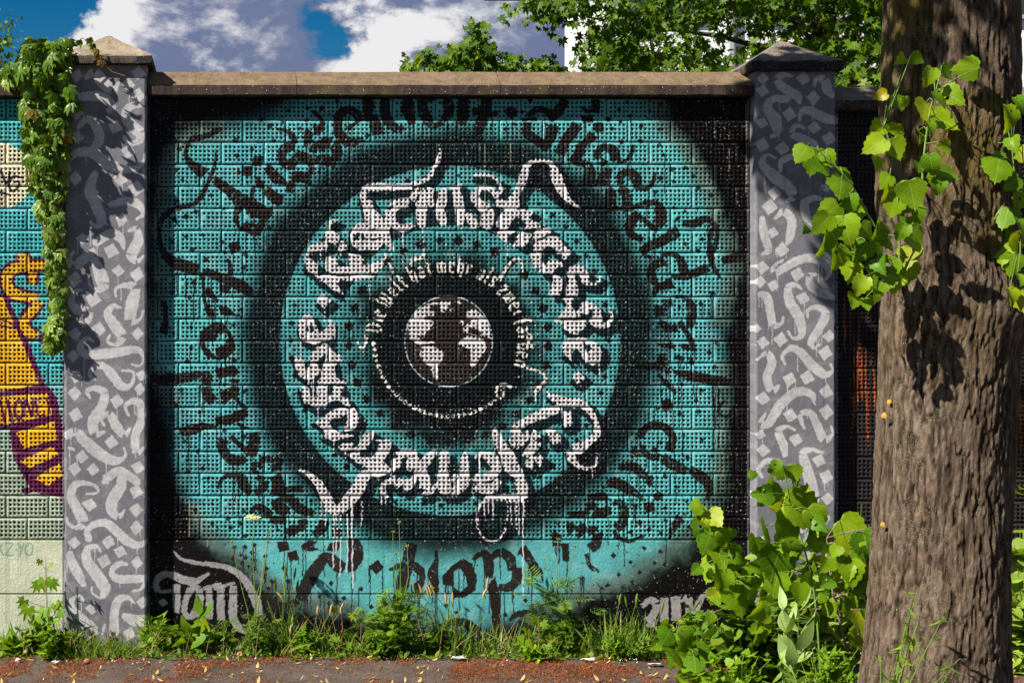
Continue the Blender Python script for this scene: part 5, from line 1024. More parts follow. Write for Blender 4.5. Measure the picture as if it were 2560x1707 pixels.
limbs = [[(3.0, -2.0, 4.7, .22), (2.9, -1.95, 5.6, .19), (2.95, -2.0, 7.0, .14), (3.0, -2.1, 9.0, .06)], [(2.95, -1.95, 4.6, .13), (2.3, -1.75, 5.3, .09), (1.5, -1.5, 5.6, .06), (.7, -1.3, 5.9, .03), (.2, -1.3, 6.1, .012)], [(3.0, -2.0, 4.9, .12), (2.4, -2.6, 5.2, .08), (1.5, -3.0, 5.4, .05), (.8, -3.1, 5.5, .015)], [(3.05, -2, 5.2, .12), (4.0, -2.3, 6.2, .08), (5.0, -2.6, 6.8, .03)], [(1.6, -1.5, 5.55, .03), (1.7, -1.35, 4.8, .02), (1.9, -1.3, 4.2, .008)], [(3.0, -2, 6.0, .09), (2.6, -3.4, 7.0, .05), (2.2, -4.6, 7.4, .02)]]
stems('limb', [[(x - LO.x, y - LO.y, z, r) for x, y, z, r in p] for p in limbs], M['bark'], linden, 10)
def crown_pts():
    out = []
    def blob(c, rad, n):
        p = RN.normal(0, 1, (n, 3)); p /= np.linalg.norm(p, axis=1)[:, None]; p *= (RN.random(n) ** .4)[:, None]; out.append(np.array(c) + p * np.array(rad))
    # unseen limb leaves, placed to shade the right-hand pillar, wall panel and trunk
    for c, rd, n in (((.62, -1.3, 5.75), (.30, .13, .50), 210), ((1.08, -1.3, 5.5), (.42, .16, .62), 400), ((1.5, -1.35, 5.0), (.48, .3, .60), 500), ((1.9, -1.3, 4.45), (.42, .28, .52), 430), ((1.25, -1.3, 4.55), (.28, .24, .32), 150), ((.46, -1.3, 5.45), (.12, .1, .20), 40),
                     ((1.05, -3.0, 5.2), (.50, .25, .45), 230), ((.75, -3.0, 4.75), (.30, .2, .28), 70), ((1.9, -2.4, 5.9), (.5, .3, .4), 160),
                     ((3.0, -2.1, 7.6), (1.7, 1.6, 1.6), 1500), ((4.6, -2.5, 6.8), (1.2, 1.2, 1.0), 700), ((2.3, -4.2, 7.3), (1.2, 1.1, .8), 600)): blob(c, rd, n)
    return np.vstack(out)
cp = crown_pts(); k = len(cp)
cloud('crown', ovate_tpl(4, .46, .15, .3), cp - np.array(LO), np.stack([RN.uniform(-1.0, 1.0, k), RN.uniform(-.6, .6, k), RN.uniform(0, 6.28, k)], 1), RN.uniform(.08, .13, k), M['linden'], linden)

def leaf_at(parent, base, px, py, Y, size, roll=0, pitch=0, yaw=0, kind=0, young=False):
    """one linden leaf hung so that its blade centre stands at px, py at depth Y; size in px"""
    s = FPX / (CAM_D + Y); sz = size / s
    eu = Euler((pitch, roll, yaw), 'XYZ'); c = at(px, py, Y); off = eu.to_matrix() @ Vector((0, 0, -.5 * sz))
    o = obj('leaf', LINDY[kind % 2] if young else LIND[kind % 5], None, parent); o.location = c - off - base; o.rotation_euler = eu; o.scale = (sz,) * 3
    return c - off

def shoot(parent, base, path, leaves, Y, mat, r=.005, dy=.0, extra=0, k=1.0):
    """path: px points of the stem; leaves: (px, py, size, roll deg)"""
    P = [(*(at(x, y, Y + dy * i / max(1, len(path) - 1)) - base), r * (1 - .6 * i / (len(path) - 1))) for i, (x, y) in enumerate(path)]
    q = catmull(np.array(P), .05) if len(P) > 2 else P
    sh = stems('shoot', [q], mat, parent); pts = np.array([p[:3] for p in P]); pet = []
    leaves = [(x, y, sz * k, ro) for x, y, sz, ro in leaves]
    for _ in range(extra): leaves += [(x + RN.normal(0, 26), y + RN.normal(8, 24), sz * RN.uniform(.5, .85), ro + RN.normal(0, 35)) for x, y, sz, ro in leaves[:len(leaves) // (_ + 1)]]
    for (x, y, sz, ro) in leaves:
        yy = Y + RN.uniform(-.09, .07)
        b_ = leaf_at(sh, base, x, y, yy, sz * RN.uniform(.95, 1.1), math.radians(ro), RN.uniform(-.75, .30), RN.uniform(-.8, .8), int(RN.integers(5)), RN.random() < .05)
        b_ = b_ - base; qq = np.array([p[:3] for p in q]); d = np.linalg.norm(qq - np.array(b_), axis=1) + 0.3 * np.maximum(0, qq[:, 2] - b_[2]); n_ = qq[int(np.argmin(d))]
        mid = (n_ + np.array(b_)) / 2 + np.array((0, -.01, .012)); pet.append([(*n_, .0022), (*mid, .0018), (*b_, .0014)])
    V, F = tube_np(pet, 5); tag(obj('petioles', smooth(mesh_np('petioles', V, F)), mat, sh), kind='stuff')
    return sh
# shoots on the trunk; coordinates read off the photograph in the frame (1840,60) x 2.45
def T(*pts): return [(1840 + a / 2.45, 60 + b / 2.45, *(r_ if not r_ else ((r_[0] / 2.45), *r_[1:]))) for a, b, *r_ in pts]
sb = LO
shoot(linden, sb, T((850, 1240), (760, 1080), (690, 960), (610, 870), (500, 770), (450, 755)), T((400, 800, 130, 30), (470, 850, 170, 10), (530, 880, 150, -15), (570, 830, 120, -30), (640, 1010, 180, 25), (670, 940, 140, -20), (700, 1110, 150, 5), (720, 1160, 130, 40), (560, 1160, 150, 50), (420, 1250, 110, 45)), -2.33, M['stem'])
shoot(linden, sb, T((960, 1300), (850, 1280), (720, 1330), (640, 1370), (560, 1300)), T((520, 1230, 150, 40), (540, 1350, 190, 15), (680, 1270, 200, -10), (640, 1230, 150, 20), (620, 1430, 170, 20), (760, 1400, 170, 30), (870, 1270, 170, 35), (800, 1270, 130, -30), (900, 1440, 190, 30), (700, 1520, 150, 15), (840, 1540, 130, -10), (930, 1340, 130, -20), (690, 1330, 130, 60)), -2.36, M['stem'])
shoot(linden, sb, T((1000, 1480), (1000, 1250), (990, 1060), (1040, 960)), T((1080, 1050, 190, -10), (1040, 1070, 150, 25), (930, 1040, 160, 45), (1080, 1190, 170, -5), (960, 1120, 150, 20), (1090, 1320, 170, -20), (1010, 1280, 130, 30), (1060, 1430, 160, 0), (1050, 1530, 150, 10), (940, 1500, 150, 30), (880, 1480, 140, -30), (970, 1600, 130, 5), (890, 1590, 150, 30), (760, 1610, 150, 25), (840, 1670, 120, 5), (720, 1700, 110, 30), (800, 1720, 90, 0)), -2.36, M['stem'])
shoot(linden, sb, T((1140, 980), (1150, 820), (1170, 650), (1190, 520), (1220, 420)), T((1220, 370, 190, 35), (1180, 330, 140, 20), (1400, 275, 150, 88), (1290, 300, 110, -35), (1150, 540, 170, 30), (1330, 450, 170, -50), (1250, 470, 140, -15), (1280, 600, 180, -40), (1190, 640, 110, 0), (1130, 690, 120, 30), (1200, 870, 150, -10), (1250, 960, 150, -15), (1240, 1000, 110, 10), (1300, 930, 120, -70), (1270, 750, 100, 85), (1120, 880, 100, 30)), -2.36, M['stem'])
shoot(linden, sb, T((960, 760), (930, 690), (900, 640)), T((860, 650, 140, 45), (980, 660, 140, -10), (840, 750, 160, 50), (980, 770, 150, -20), (860, 860, 130, 30), (1010, 220, 110, 55), (1110, 215, 90, -60), (1020, 490, 90, 10), (880, 440, 90, 70), (980, 480, 80, 0), (910, 970, 110, 40)), -2.30, M['stem'])
shoot(linden, sb, T((1740, 1300), (1720, 1050), (1700, 860), (1690, 760)), T((1590, 790, 180, 35), (1700, 740, 120, -20), (1600, 900, 190, 20), (1670, 590, 170, -5), (1640, 520, 140, 30), (1750, 500, 130, -20), (1740, 800, 130, -10), (1650, 1190, 160, 10), (1740, 1090, 130, 25), (1640, 1400, 190, 5), (1720, 1350, 150, -15), (1690, 1480, 140, 10), (1620, 1310, 120, 60), (1750, 1240, 120, 0), (1690, 1670, 120, 0), (1750, 1700, 130, -10), (1740, 1560, 120, 20), (1680, 980, 130, 50)), -2.30, M['stem'])
for x, y, w_ in ((2285, 901, 20), (2297, 924, 17), (2222, 1005, 13), (2209, 1038, 16), (2253, 1190, 10), (2206, 1310, 15), (2238, 1545, 14), (2255, 1215, 5)):
    p = at(x, y, -2.27); th0 = math.atan2(-.27, p.x - 3.02); V = [(0, 0, 0)]; n_ = 11
    for ring, f in ((0, .55), (1, 1.0)):
        for k_ in range(n_): a_ = k_ * 2 * math.pi / n_; q_ = f * w_ / 587 * .42 * RN.uniform(.75, 1.25); V.append((q_ * math.cos(a_), (.0025, -.001)[1 - ring] + RN.uniform(-.001, .001), q_ * math.sin(a_)))
    F_ = [(0, 1 + k_, 1 + (k_ + 1) % n_) for k_ in range(n_)]; F_ += [f for k_ in range(n_) for f in ((1 + k_, 1 + n_ + k_, 1 + n_ + (k_ + 1) % n_), (1 + k_, 1 + n_ + (k_ + 1) % n_, 1 + (k_ + 1) % n_))]
    if 'lichen' not in M: M['lichen'] = flat_mat('yellow_lichen', (.50, .27, .03), .9, .35, 160, .8)
    cx_ = (2360 - 600) / (FPX / 6.0); dx = p.x - cx_; yy = TY - math.sqrt(max(.003, .274 ** 2 - dx ** 2)) - .022; ob = obj('lichen_patch', mesh_np('lichen_patch', V, F_), M['lichen'], linden); ob.location = (at(x, y, yy).x - LO.x, yy - LO.y, at(x, y, yy).z); ob.rotation_euler = (0, 0, math.atan2(dx, .274) * 1.0)
# ---------------------------------------------------------------- trees and the house behind the wall
M['white'] = flat_mat('white_render', (.78, .78, .80), .8, .06, 4, .1)
M['grey_panel'] = flat_mat('grey_panel', (.35, .36, .39), .5, .1, 3, 0)
M['roof'] = flat_mat('dark_roof', (.09, .08, .08), .7)
gm, gnt, gb = pbase('window_glass', .08, .6); gb.inputs['Base Color'].default_value = (.03, .04, .05, 1); M['glass'] = gm
BY = 12.0
hx0 = (1433 - 600) / (FPX / 20)
house = empty('house', (hx0, BY, 0), 'white rendered house seen through the leaves behind the wall', 'building')
box_obj('corner_pier', (0, 0, -.1), (.5, .52, 8.3), M['white'], house, bevel=.01)
box_obj('front_wall', (.5, .06, -.1), (14, .50, 8.2), M['white'], house)
box_obj('rear_wing', (2.2, .52, -.1), (14, 7, 8.2), M['white'], house)
box_obj('roof', (-.02, -.1, 8.31), (14.3, 7.3, 8.55), M['roof'], house, bevel=.03)
for i, x in enumerate((.62, 2.6, 5.2, 7.8, 10.4)):
    for z in (.9, 3.6, 6.3):
        w_ = box_obj('window', (x, -.01, z), (x + 1.3, .058, z + 1.5), M['grey_panel'], house)
        pn = box_obj('pane', (x + .08, -.02, z + .08), (x + 1.22, -.012, z + 1.42), M['glass'], None); pn.parent = w_
for x in (2.2, 4.6, 7.2, 9.8): box_obj('downpipe', (x, -.03, 0), (x + .09, .055, 8.25), M['grey_panel'], house, bevel=.02)

def maple_crown(root, pts, size, mat, name='crown', tpl=MAPLE):
    k = len(pts); b = np.array(root.location)
    e = np.stack([RN.normal(-.55, .45, k), RN.normal(0, .5, k), RN.normal(-.35, .9, k)], 1)
    return cloud(name, tpl, pts - b, e, RN.uniform(size * .7, size * 1.25, k), mat, root)
def clumps(centres, n, rad, flat=.55):
    out = []
    for c in centres:
        m_ = max(3, int(n * RN.uniform(.6, 1.4))); p = RN.normal(0, 1, (m_, 3)) * np.array((rad, rad * .8, rad * flat)) * RN.uniform(.7, 1.3); out.append(np.array(c) + p)
    return np.vstack(out)
# big maple, right
mt = empty('maple_tree', (4.9, 3.6, 0), 'tall dense maple behind the wall, between the lamp-white house corner and the trunk', 'tree')
mt['label'] = 'tall dense maple hiding the white house behind the wall'
cs = []
for _ in range(400):
    px = RN.uniform(1345, 2330); py = RN.uniform(-260, 225); Y = RN.uniform(2.0, 4.4)
    if px < 1440 and py < 70 and RN.random() < .45: continue
    if px < 1500 and py > 35: continue
    if 1480 < px < 1560 and py > 140: pass
    if 1690 < px < 1900 and 45 < py < 120 and RN.random() < .80: continue
    if 1590 < px < 1720 and 0 < py < 40 and RN.random() < .5: continue
    if 2110 < px < 2220 and 90 < py < 190 and RN.random() < .72: continue
    cs.append(at(px, py, Y))
cs += [at(1345 + 14 * k_, 4 + (7 * k_) % 40, 2.6) for k_ in range(7)]
maple_crown(mt, clumps(cs, 25, .14), .088, M['maple'])
cs2 = [at(RN.uniform(1530, 2330), RN.uniform(-240, 230), RN.uniform(4.4, 5.4)) for _ in range(95)]
ti = [c for c in cs2 if not (1640 < 600 + c.x * FPX / (8 + c.y) < 1920 and 30 < 853 - (c.z - CAM_H) * FPX / (8 + c.y) < 130)]
maple_crown(mt, clumps(ti, 15, .17), .11, M['maple'], 'inner_foliage')
def P3(*pts): return [(*(at(x, y, Y) - mt.location), r) for x, y, Y, r in pts]
stems('trunk', [[(0, 0, -.1, .17), (.02, 0, 2.0, .15), (-.05, .02, 3.3, .12), (-.1, 0, 4.6, .09), (-.05, 0, 6.4, .04)]], M['bark'], mt, 12)
stems('branch', [P3((2120, 200, 3.2, .035), (2135, 100, 3.2, .03), (2150, 0, 3.2, .022)), P3((2035, 70, 3.0, .03), (2040, 20, 3.0, .026), (2048, -80, 3.0, .02)), P3((2220, 130, 2.6, .014), (2170, 160, 2.6, .011), (2140, 175, 2.6, .006)), P3((2160, 230, 3.2, .03), (1990, 60, 3.3, .016), (1880, -30, 3.3, .01)), P3((2240, 210, 3.6, .05), (1800, 90, 3.7, .02), (1560, 60, 3.4, .012), (1400, 30, 3.0, .006)), P3((2185, 190, 2.9, .012), (2215, 140, 2.9, .01), (2235, 100, 2.9, .008))], M['twig'], mt, 7)
# small maple in the middle
st_ = empty('maple_tree', (1.8, 2.6, 0), 'young maple with a pointed top rising behind the wall, left of the house', 'tree')
cs = []
for (x0, y0, x1, y1, n_) in ((1190, 60, 1180, 190, 26), (1150, 110, 1125, 190, 14), (1060, 128, 1080, 190, 14), (1020, 160, 1040, 190, 9), (1225, 120, 1240, 190, 15), (1290, 145, 1270, 190, 12), (1340, 152, 1335, 190, 11), (1375, 160, 1380, 190, 9), (1410, 172, 1400, 195, 6), (1100, 150, 1120, 195, 14), (1200, 90, 1215, 150, 12), (1160, 140, 1300, 190, 16)):
    for k_ in range(n_):
        t_ = k_ / n_; cs.append(at(x0 + (x1 - x0) * t_ + RN.normal(0, 3 + 13 * t_), y0 + (y1 - y0) * t_ + RN.normal(0, 3), 2.6 + RN.normal(0, .16)))
maple_crown(st_, clumps(cs, 7, .035), .075, M['maple_far'])
low = np.stack([RN.uniform(1.25, 2.5, 500), RN.uniform(2.3, 3.0, 500), RN.uniform(2.4, 3.68, 500)], 1); maple_crown(st_, low, .08, M['maple_far'], 'lower_foliage')
stems('trunk', [[(0, 0, -.1, .04), (-.02, 0, 2.4, .03), (-.03, 0, 3.9, .012)]], M['twig'], st_); stems('branch', [[(-.02, 0, 2.6, .02), (-.3, 0, 3.5, .008)], [(-.02, 0, 2.8, .02), (.35, 0, 3.6, .008)], [(-.02, 0, 2.5, .02), (.55, .05, 3.6, .007)], [(-.02, 0, 3, .015), (.1, 0, 3.75, .006)]], M['twig'], st_)
# sparse tree at the left edge
lt_ = empty('small_leaved_tree', (-1.95, 3.0, 0), 'sparse small-leaved tree at the left edge behind the wall', 'tree')
cs = [at(RN.uniform(-60, 30), RN.uniform(50, 180), 3 + RN.uniform(-.3, .3)) for _ in range(60)]; cs = [c for c in cs if RN.random() < .9]
k_ = 620; base = np.array(clumps(cs, 10, .035, 1.0)); k_ = len(base)
cloud('crown', OVN, base - np.array(lt_.location), np.stack([RN.uniform(-1, 1, k_), RN.uniform(-1, 1, k_), RN.uniform(0, 6.3, k_)], 1), RN.uniform(.035, .06, k_), M['maple'], lt_)
stems('trunk', [[(0, 0, -.1, .06), (.02, 0, 2.5, .04), (.05, 0, 4.3, .012)], [(.02, 0, 2.8, .02), (.3, 0, 3.9, .008)]], M['twig'], lt_)

# ---------------------------------------------------------------- creeper on the left pillar
vine = empty('climbing_creeper', (-1.05, -.1, 3.2), 'green Virginia creeper hanging over the wall beside the sunlit pillar cap', 'vine'); vb = Vector(vine.location)
reg = [(62, 176, 108, 150, 24), (52, 172, 150, 215, 34), (58, 178, 215, 285, 38), (60, 175, 285, 350, 34), (66, 168, 350, 420, 28), (80, 164, 420, 480, 22), (88, 160, 480, 540, 16), (112, 158, 540, 600, 12), (118, 160, 600, 700, 13), (126, 166, 700, 790, 14), (115, 160, 790, 880, 14), (0, 60, 170, 200, 9), (18, 60, 172, 196, 5)]
stem_paths = []
for sx_ in (75, 95, 115, 135, 150):
    stem_paths.append([(*(at(sx_ + 6 * math.sin(k_ * 1.3 + sx_), 130 + 60 * k_, -.10) - vb), .004) for k_ in range(7 + int(sx_ > 110) * 4)])
stem_paths.append([(*(at(x, y, -.12) - vb), .0035) for x, y in ((150, 480), (146, 600), (150, 720), (146, 800), (140, 885))])
stem_paths.append([(*(at(x, y, -.16) - vb), .003) for x, y in ((160, 140), (205, 95), (235, 110), (255, 155), (280, 180), (312, 190))])
stems('stem', stem_paths, M['stem_red'], vine, 5)
def put_leaf(x, y, Y, size, red=False):
    s = FPX / (CAM_D + Y); o = obj('leaf', CREEPR if red else CREEPM, None, vine); o.location = at(x, y - size * .35, Y) - vb
    o.rotation_euler = (RN.uniform(-.75, .2), RN.uniform(-.5, .5), RN.uniform(-.9, .7)); o.scale = (size / s,) * 3
for x0, x1, y0, y1, n_ in reg:
    for _ in range(n_):
        big = y0 < 420
        put_leaf(RN.uniform(x0, x1), RN.uniform(y0, y1), RN.uniform(-.26 if big else -.18, -.05), RN.uniform(26, 42) if big else RN.uniform(18, 28), RN.random() < .03)
fx, fy, fz = [], [], []
for x0, x1, y0, y1, n_ in reg:
    m_ = n_ * 3; fx += list(RN.uniform(x0 + 6, x1 - 4, m_)); fy += list(RN.uniform(y0, y1, m_)); fz += list(RN.uniform(-.15, -.03, m_))
cloud('inner_foliage', CREEP, np.array([tuple(at(a_, b_, c_) - vb) for a_, b_, c_ in zip(fx, fy, fz)]), np.stack([RN.uniform(-.8, .2, len(fx)), RN.uniform(-.5, .5, len(fx)), RN.uniform(-.9, .9, len(fx))], 1), RN.uniform(.045, .075, len(fx)), M['creeper'], vine)
for x, y in ((198, 108), (222, 103), (232, 118), (240, 130), (248, 145), (256, 160)): put_leaf(x, y, -.17, 20, y > 125)
for x, y in ((180, 250), (190, 270), (200, 268), (172, 350), (178, 352)): put_leaf(x, y, -.14, 22)

# ---------------------------------------------------------------- plants along the foot of the wall
def gp(px, Y): return Vector(((px - 600) / (FPX / (CAM_D + Y)), Y, 0.0))
WEEDN = [0]
def bush(name, label, cat, px, Y, wpx, hpx, n, tpl, mat, size, stem='stem', lean=0.0, group=None, upright=.6, dens=2.3, fine=.78, up=None):
    b = gp(px, Y); s = FPX / (CAM_D + Y); w, h = wpx * 1.12 / s, hpx * 1.15 / s; root = empty(name, b, label, cat, group)
    n = int(n * dens); size = size * fine; ns = max(3, int(n / 16)); paths, pos, eul = [], [], []
    for i in range(ns):
        a = RN.uniform(0, 6.28); rr = RN.random() ** .6; tx, ty = math.cos(a) * rr * w * .5 + lean * h, math.sin(a) * rr * w * .32; hh = h * RN.uniform(.55, 1.0) * (1 - .45 * rr * rr)
        p = [(tx * t * t * .75 + tx * .25 * t + RN.normal(0, .004), ty * t, hh * t, .0035 * (1 - .7 * t)) for t in (0, .25, .5, .75, 1.0)]; p[0] = (tx * .15, ty * .15, -.03, .0035); paths.append(p)
        for _ in range(int(n / ns)):
            t = RN.uniform(.12, 1.0); k0 = min(3, int(t * 4)); f = t * 4 - k0; q = np.array(p[k0][:3]) * (1 - f) + np.array(p[k0 + 1][:3]) * f
            pos.append(q); eul.append((RN.uniform(*(up or (upright * .5, 3.6 * upright))), RN.uniform(-.4, .4), RN.uniform(0, 6.28)))
    stems('stem', paths, M[stem], root, 4)
    cloud('foliage', tpl, np.array(pos), np.array(eul), RN.uniform(size * .6, size * 1.3, len(pos)), M[mat], root); return root

def grass(name, label, px, Y, wpx, hpx, n, heads=0, mat='grass', headmat='straw', group=None):
    b = gp(px, Y); s = FPX / (CAM_D + Y); w, h = wpx / s, hpx / s; root = empty(name, b, label, 'grass', group)
    pos = np.stack([RN.normal(0, w * .28, n), RN.normal(0, min(.06, w * .2), n), np.full(n, -.01)], 1)
    eul = np.stack([RN.normal(0, .30, n), RN.normal(0, .32, n), RN.uniform(0, 6.28, n)], 1)
    cloud('blades', BLADE, pos, eul, h * RN.uniform(.35, .95, n), M[mat], root)
    hp, hv = [], []
    for i in range(heads):
        x, y = RN.normal(0, w * .25), RN.normal(0, .03); l = RN.normal(0, .10); hh = h * RN.uniform(.8, 1.15); q = [(x + l * t * t, y, hh * t, .0016) for t in (0, .35, .7, 1)]; hp.append(q)
        hl = h * RN.uniform(.16, .24); dx = l * .5; hv.append([(x + l, y, hh - .01, .002), (x + l + dx * .1, y, hh + hl * .3, .0075), (x + l + dx * .25, y, hh + hl * .7, .006), (x + l + dx * .4, y, hh + hl, .001)])
    if heads: stems('stalk', hp, M['grass'], root, 4); stems('seed_head', hv, M[headmat], root, 6)
    return root

def umbel(name, label, px, Y, tips, hpx_leaf, flower=(), n_leaf=14, leafw=120):
    """a wild carrot: tips are px positions of buds; flower those of the open umbels (px, py, width)"""
    b = gp(px, Y); s = FPX / (CAM_D + Y); root = empty(name, b, label, 'wildflower'); paths, bud = [], []
    for (x, y) in list(tips) + [f[:2] for f in flower]:
        e = at(x, y, Y + RN.uniform(-.03, .03)) - b; m1 = e * .35 + Vector((RN.normal(0, .012), 0, .02)); m2 = e * .7 + Vector((RN.normal(0, .012), 0, .015)); paths.append([(0, 0, -.02, .0034), (*m1, .003), (*m2, .0024), (*e, .0018)])
        if (x, y) in tips:
            for k_ in range(16): a = RN.uniform(0, 6.28); q = RN.uniform(.004, .013); bud.append([(*e, .0008), (e.x + q * math.cos(a), e.y + q * math.sin(a), e.z + RN.uniform(.004, .016), .0016)])
    stems('stem', paths, M['stem'], root, 5)
    if bud: stems('bud', bud, M['bud'], root, 4)
    for (x, y, w_) in flower:
        e = at(x, y, Y) - b; R = w_ / s / 2; fl = []
        for k_ in range(130):
            a = RN.uniform(0, 6.28); q = R * math.sqrt(RN.random()); top = Vector((e.x + q * math.cos(a), e.y + q * math.sin(a) * .8, e.z + .030 - .018 * (q / R) ** 2 + RN.uniform(-.003, .003)))
            fl.append([(top.x, top.y, top.z - .004, .0018), (top.x, top.y, top.z, .0040), (top.x, top.y, top.z + .003, .0022)])
            if k_ % 5 == 0: fl.append([(*e, .0008), (top.x, top.y, top.z - .003, .0008)])
        stems('flower_head', fl, M['umbel'], root, 5)
    n_leaf *= 4; pos = np.stack([RN.normal(0, leafw / s * .22, n_leaf), RN.normal(0, .05, n_leaf), RN.uniform(.03, hpx_leaf / s * .8, n_leaf)], 1); eul = np.stack([RN.uniform(.6, 2.3, n_leaf), RN.uniform(-.5, .5, n_leaf), RN.uniform(0, 6.28, n_leaf)], 1)
    cloud('foliage', PINF, pos, eul, hpx_leaf / s * RN.uniform(.18, .38, n_leaf), M['fern'], root); return root

def seedling(name, label, px, Y, leaves, stem_top, mat=None):
    b = gp(px, Y); root = empty(name, b, label, 'seedling'); s = FPX / (CAM_D + Y); paths = []
    e = at(*stem_top, Y) - b; paths.append([(0, 0, -.02, .004), (e.x * .5 + .01, e.y, e.z * .5, .003), (*e, .0015)])
    for (x, y, sz, ro) in leaves:
        c = at(x, y, Y + RN.uniform(-.10, .05)); o = obj('leaf', MAPLEM, None, root); o.location = c - b; o.scale = (sz / s * .85,) * 3; o.rotation_euler = (RN.uniform(-.9, -.1), math.radians(ro), RN.uniform(-.6, .6)); z0 = min(e.z, max(.02, (c - b).z - .05)); f = z0 / max(e.z, .01)
        paths.append([(e.x * f, e.y, z0, .0016), (*(c - b), .0012)])
    stems('stem', paths, M['stem_red'], root, 5); return root

def sapling(name, label, px, Y, path, leaves, mat='stem', young=(), cat='sapling'):
    b = gp(px, Y); root = empty(name, b, label, cat); shoot(root, b, path, leaves, Y, M[mat], .006, extra=1, k=.84); return root

# left of and in front of the left-hand pillar
seedling('maple_seedling', 'maple seedling with wilted top against the pale plinth, left of the sunlit pillar', 112, -.16, [(112, 1450, 62, 0), (95, 1460, 46, 30), (130, 1455, 46, -30), (70, 1520, 60, 20), (110, 1525, 70, -5), (140, 1510, 50, -30), (60, 1500, 44, 40), (90, 1545, 50, 10), (135, 1545, 48, -15), (150, 1530, 40, -40), (100, 1400, 26, 20), (128, 1408, 24, -20)], (114, 1392))
bush('leafy_weed', 'dark green weed clump around the foot of the wilted maple seedling', 'weed', 112, -.22, 150, 88, 110, OV, 'weed', .085)
bush('leafy_weed', 'bright upright weed with narrow leaves in front of the pale plinth', 'weed', 122, -.40, 46, 110, 60, LANCE, 'weed_bright', .075)
bush('leafy_weed', 'drooping broad yellowish leaf clump at the left edge', 'weed', 30, -.25, 80, 40, 26, OV, 'weed_bright', .10, upright=.9)
bush('leafy_weed', 'small dark weed in the shadow at the left corner of the sunlit pillar', 'weed', 178, -.22, 60, 62, 40, OV, 'weed', .075)
grass('grass_tuft', 'short grass tuft growing at the foot of the sunlit pillar', 268, -.28, 150, 62, 230)
grass('grass_tuft', 'low grass patch on the pavement edge below the sunlit pillar', 200, -.42, 90, 34, 110)
# foot of the painted wall, left to right
bush('leafy_weed', 'upright weed with long smooth leaves beside the right edge of the sunlit pillar', 'weed', 372, -.10, 60, 105, 26, LANCE, 'weed_bright', .13)
bush('feathery_weed', 'feathery pale green weed clump below the first letters of the grey signature', 'weed', 405, -.18, 110, 88, 230, PIN, 'weed_bright', .06)
bush('broad_leaved_dock', 'broad-leaved dock rosette below the grey signature', 'weed', 492, -.22, 110, 92, 26, ovate_tpl(5, .24, .1, .35), 'weed_bright', .115, upright=.75, dens=1.6, fine=1)
bush('feathery_weed', 'low ragged weed clump right of the dock rosette', 'weed', 560, -.20, 90, 66, 150, PIN, 'weed', .055)
umbel('wild_carrot', 'wild carrot with one open pale yellow flower head, in front of the turquoise field', 632, -.20, [(580, 1356), (670, 1357), (672, 1331), (657, 1434)], 110, [(632, 1300, 42)], 16, 110)
bush('feathery_weed', 'small leafy weed patch at the foot of the wild carrot in flower', 'weed', 650, -.26, 110, 70, 150, PIN, 'weed', .06)
grass('seeding_grass', 'tall grass with green ears rising between the wild carrot and the turquoise wave', 716, -.18, 60, 165, 42, 6, headmat='grass')
bush('leafy_weed', 'low leafy weed clump in front of the black wave, left of the centre', 'weed', 758, -.24, 110, 60, 130, OVN, 'weed_bright', .06)
seedling('maple_seedling', 'small maple seedling in front of the black wave with leaves spread apart', 852, -.20, [(836, 1518, 36, 10), (882, 1535, 38, -10), (872, 1580, 52, 0), (838, 1592, 40, 25), (855, 1640, 36, 5), (890, 1560, 30, -30), (866, 1610, 40, -5)], (852, 1505))
grass('seeding_grass', 'leaning dry grass stalks beside the small maple seedling', 800, -.20, 60, 120, 14, 4)
bush('feathery_weed', 'large bushy feathery weed below the black letter stem, left of centre', 'weed', 985, -.24, 190, 150, 420, PIN, 'weed_bright', .062)
bush('leafy_weed', 'dark low weed in front of the large bushy feathery weed', 'weed', 940, -.34, 110, 56, 120, OVN, 'weed', .055)
umbel('wild_carrot', 'tall wild carrot with closed green buds rising over the black letter stem', 1000, -.22, [(998, 1308), (982, 1332), (1018, 1366), (1082, 1472), (990, 1385)], 170, (), 26, 170)
bush('leafy_weed', 'shaded weed clump right of the bushy feathery weed', 'weed', 1085, -.26, 100, 80, 130, OVN, 'weed', .06)
grass('seeding_grass', 'grass with straw-coloured ears in front of the turquoise letters at the centre', 1140, -.20, 130, 150, 60, 9)
grass('grass_tuft', 'sparse arching grass on the pavement edge near the centre', 1215, -.30, 110, 58, 50)
seedling('maple_seedling', 'bright maple seedling with large fresh leaves, right of centre', 1345, -.24, [(1345, 1548, 56, 5), (1318, 1575, 52, 25), (1372, 1580, 44, -25), (1312, 1600, 60, 30), (1340, 1600, 62, 0), (1368, 1612, 46, -20), (1330, 1630, 44, 10), (1358, 1556, 34, -40)], (1345, 1540))
bush('feathery_weed', 'dark ferny weed clump right of the bright maple seedling', 'weed', 1405, -.22, 130, 92, 230, PIN, 'weed', .065)
umbel('wild_carrot', 'wispy wild carrot leaves standing in front of the last black letters', 1385, -.16, [(1395, 1350), (1360, 1400), (1430, 1478), (1438, 1368)], 210, (), 22, 130)
bush('leafy_weed', 'low yellow-green weed at the pavement edge below the bright maple seedling', 'weed', 1330, -.42, 130, 40, 90, OVN, 'weed_bright', .055)
grass('grass_tuft', 'dense green grass clump with upright ears left of the linden saplings', 1560, -.28, 150, 130, 260, 6, headmat='grass')
bush('feathery_weed', 'narrow-leaved weed mat in front of the dense grass clump', 'weed', 1555, -.36, 190, 70, 260, LANCE, 'weed_bright', .05)
bush('leafy_weed', 'bright small-leaved bush below the grey year number', 'weed', 1745, -.30, 140, 118, 240, OV, 'weed_bright', .062)
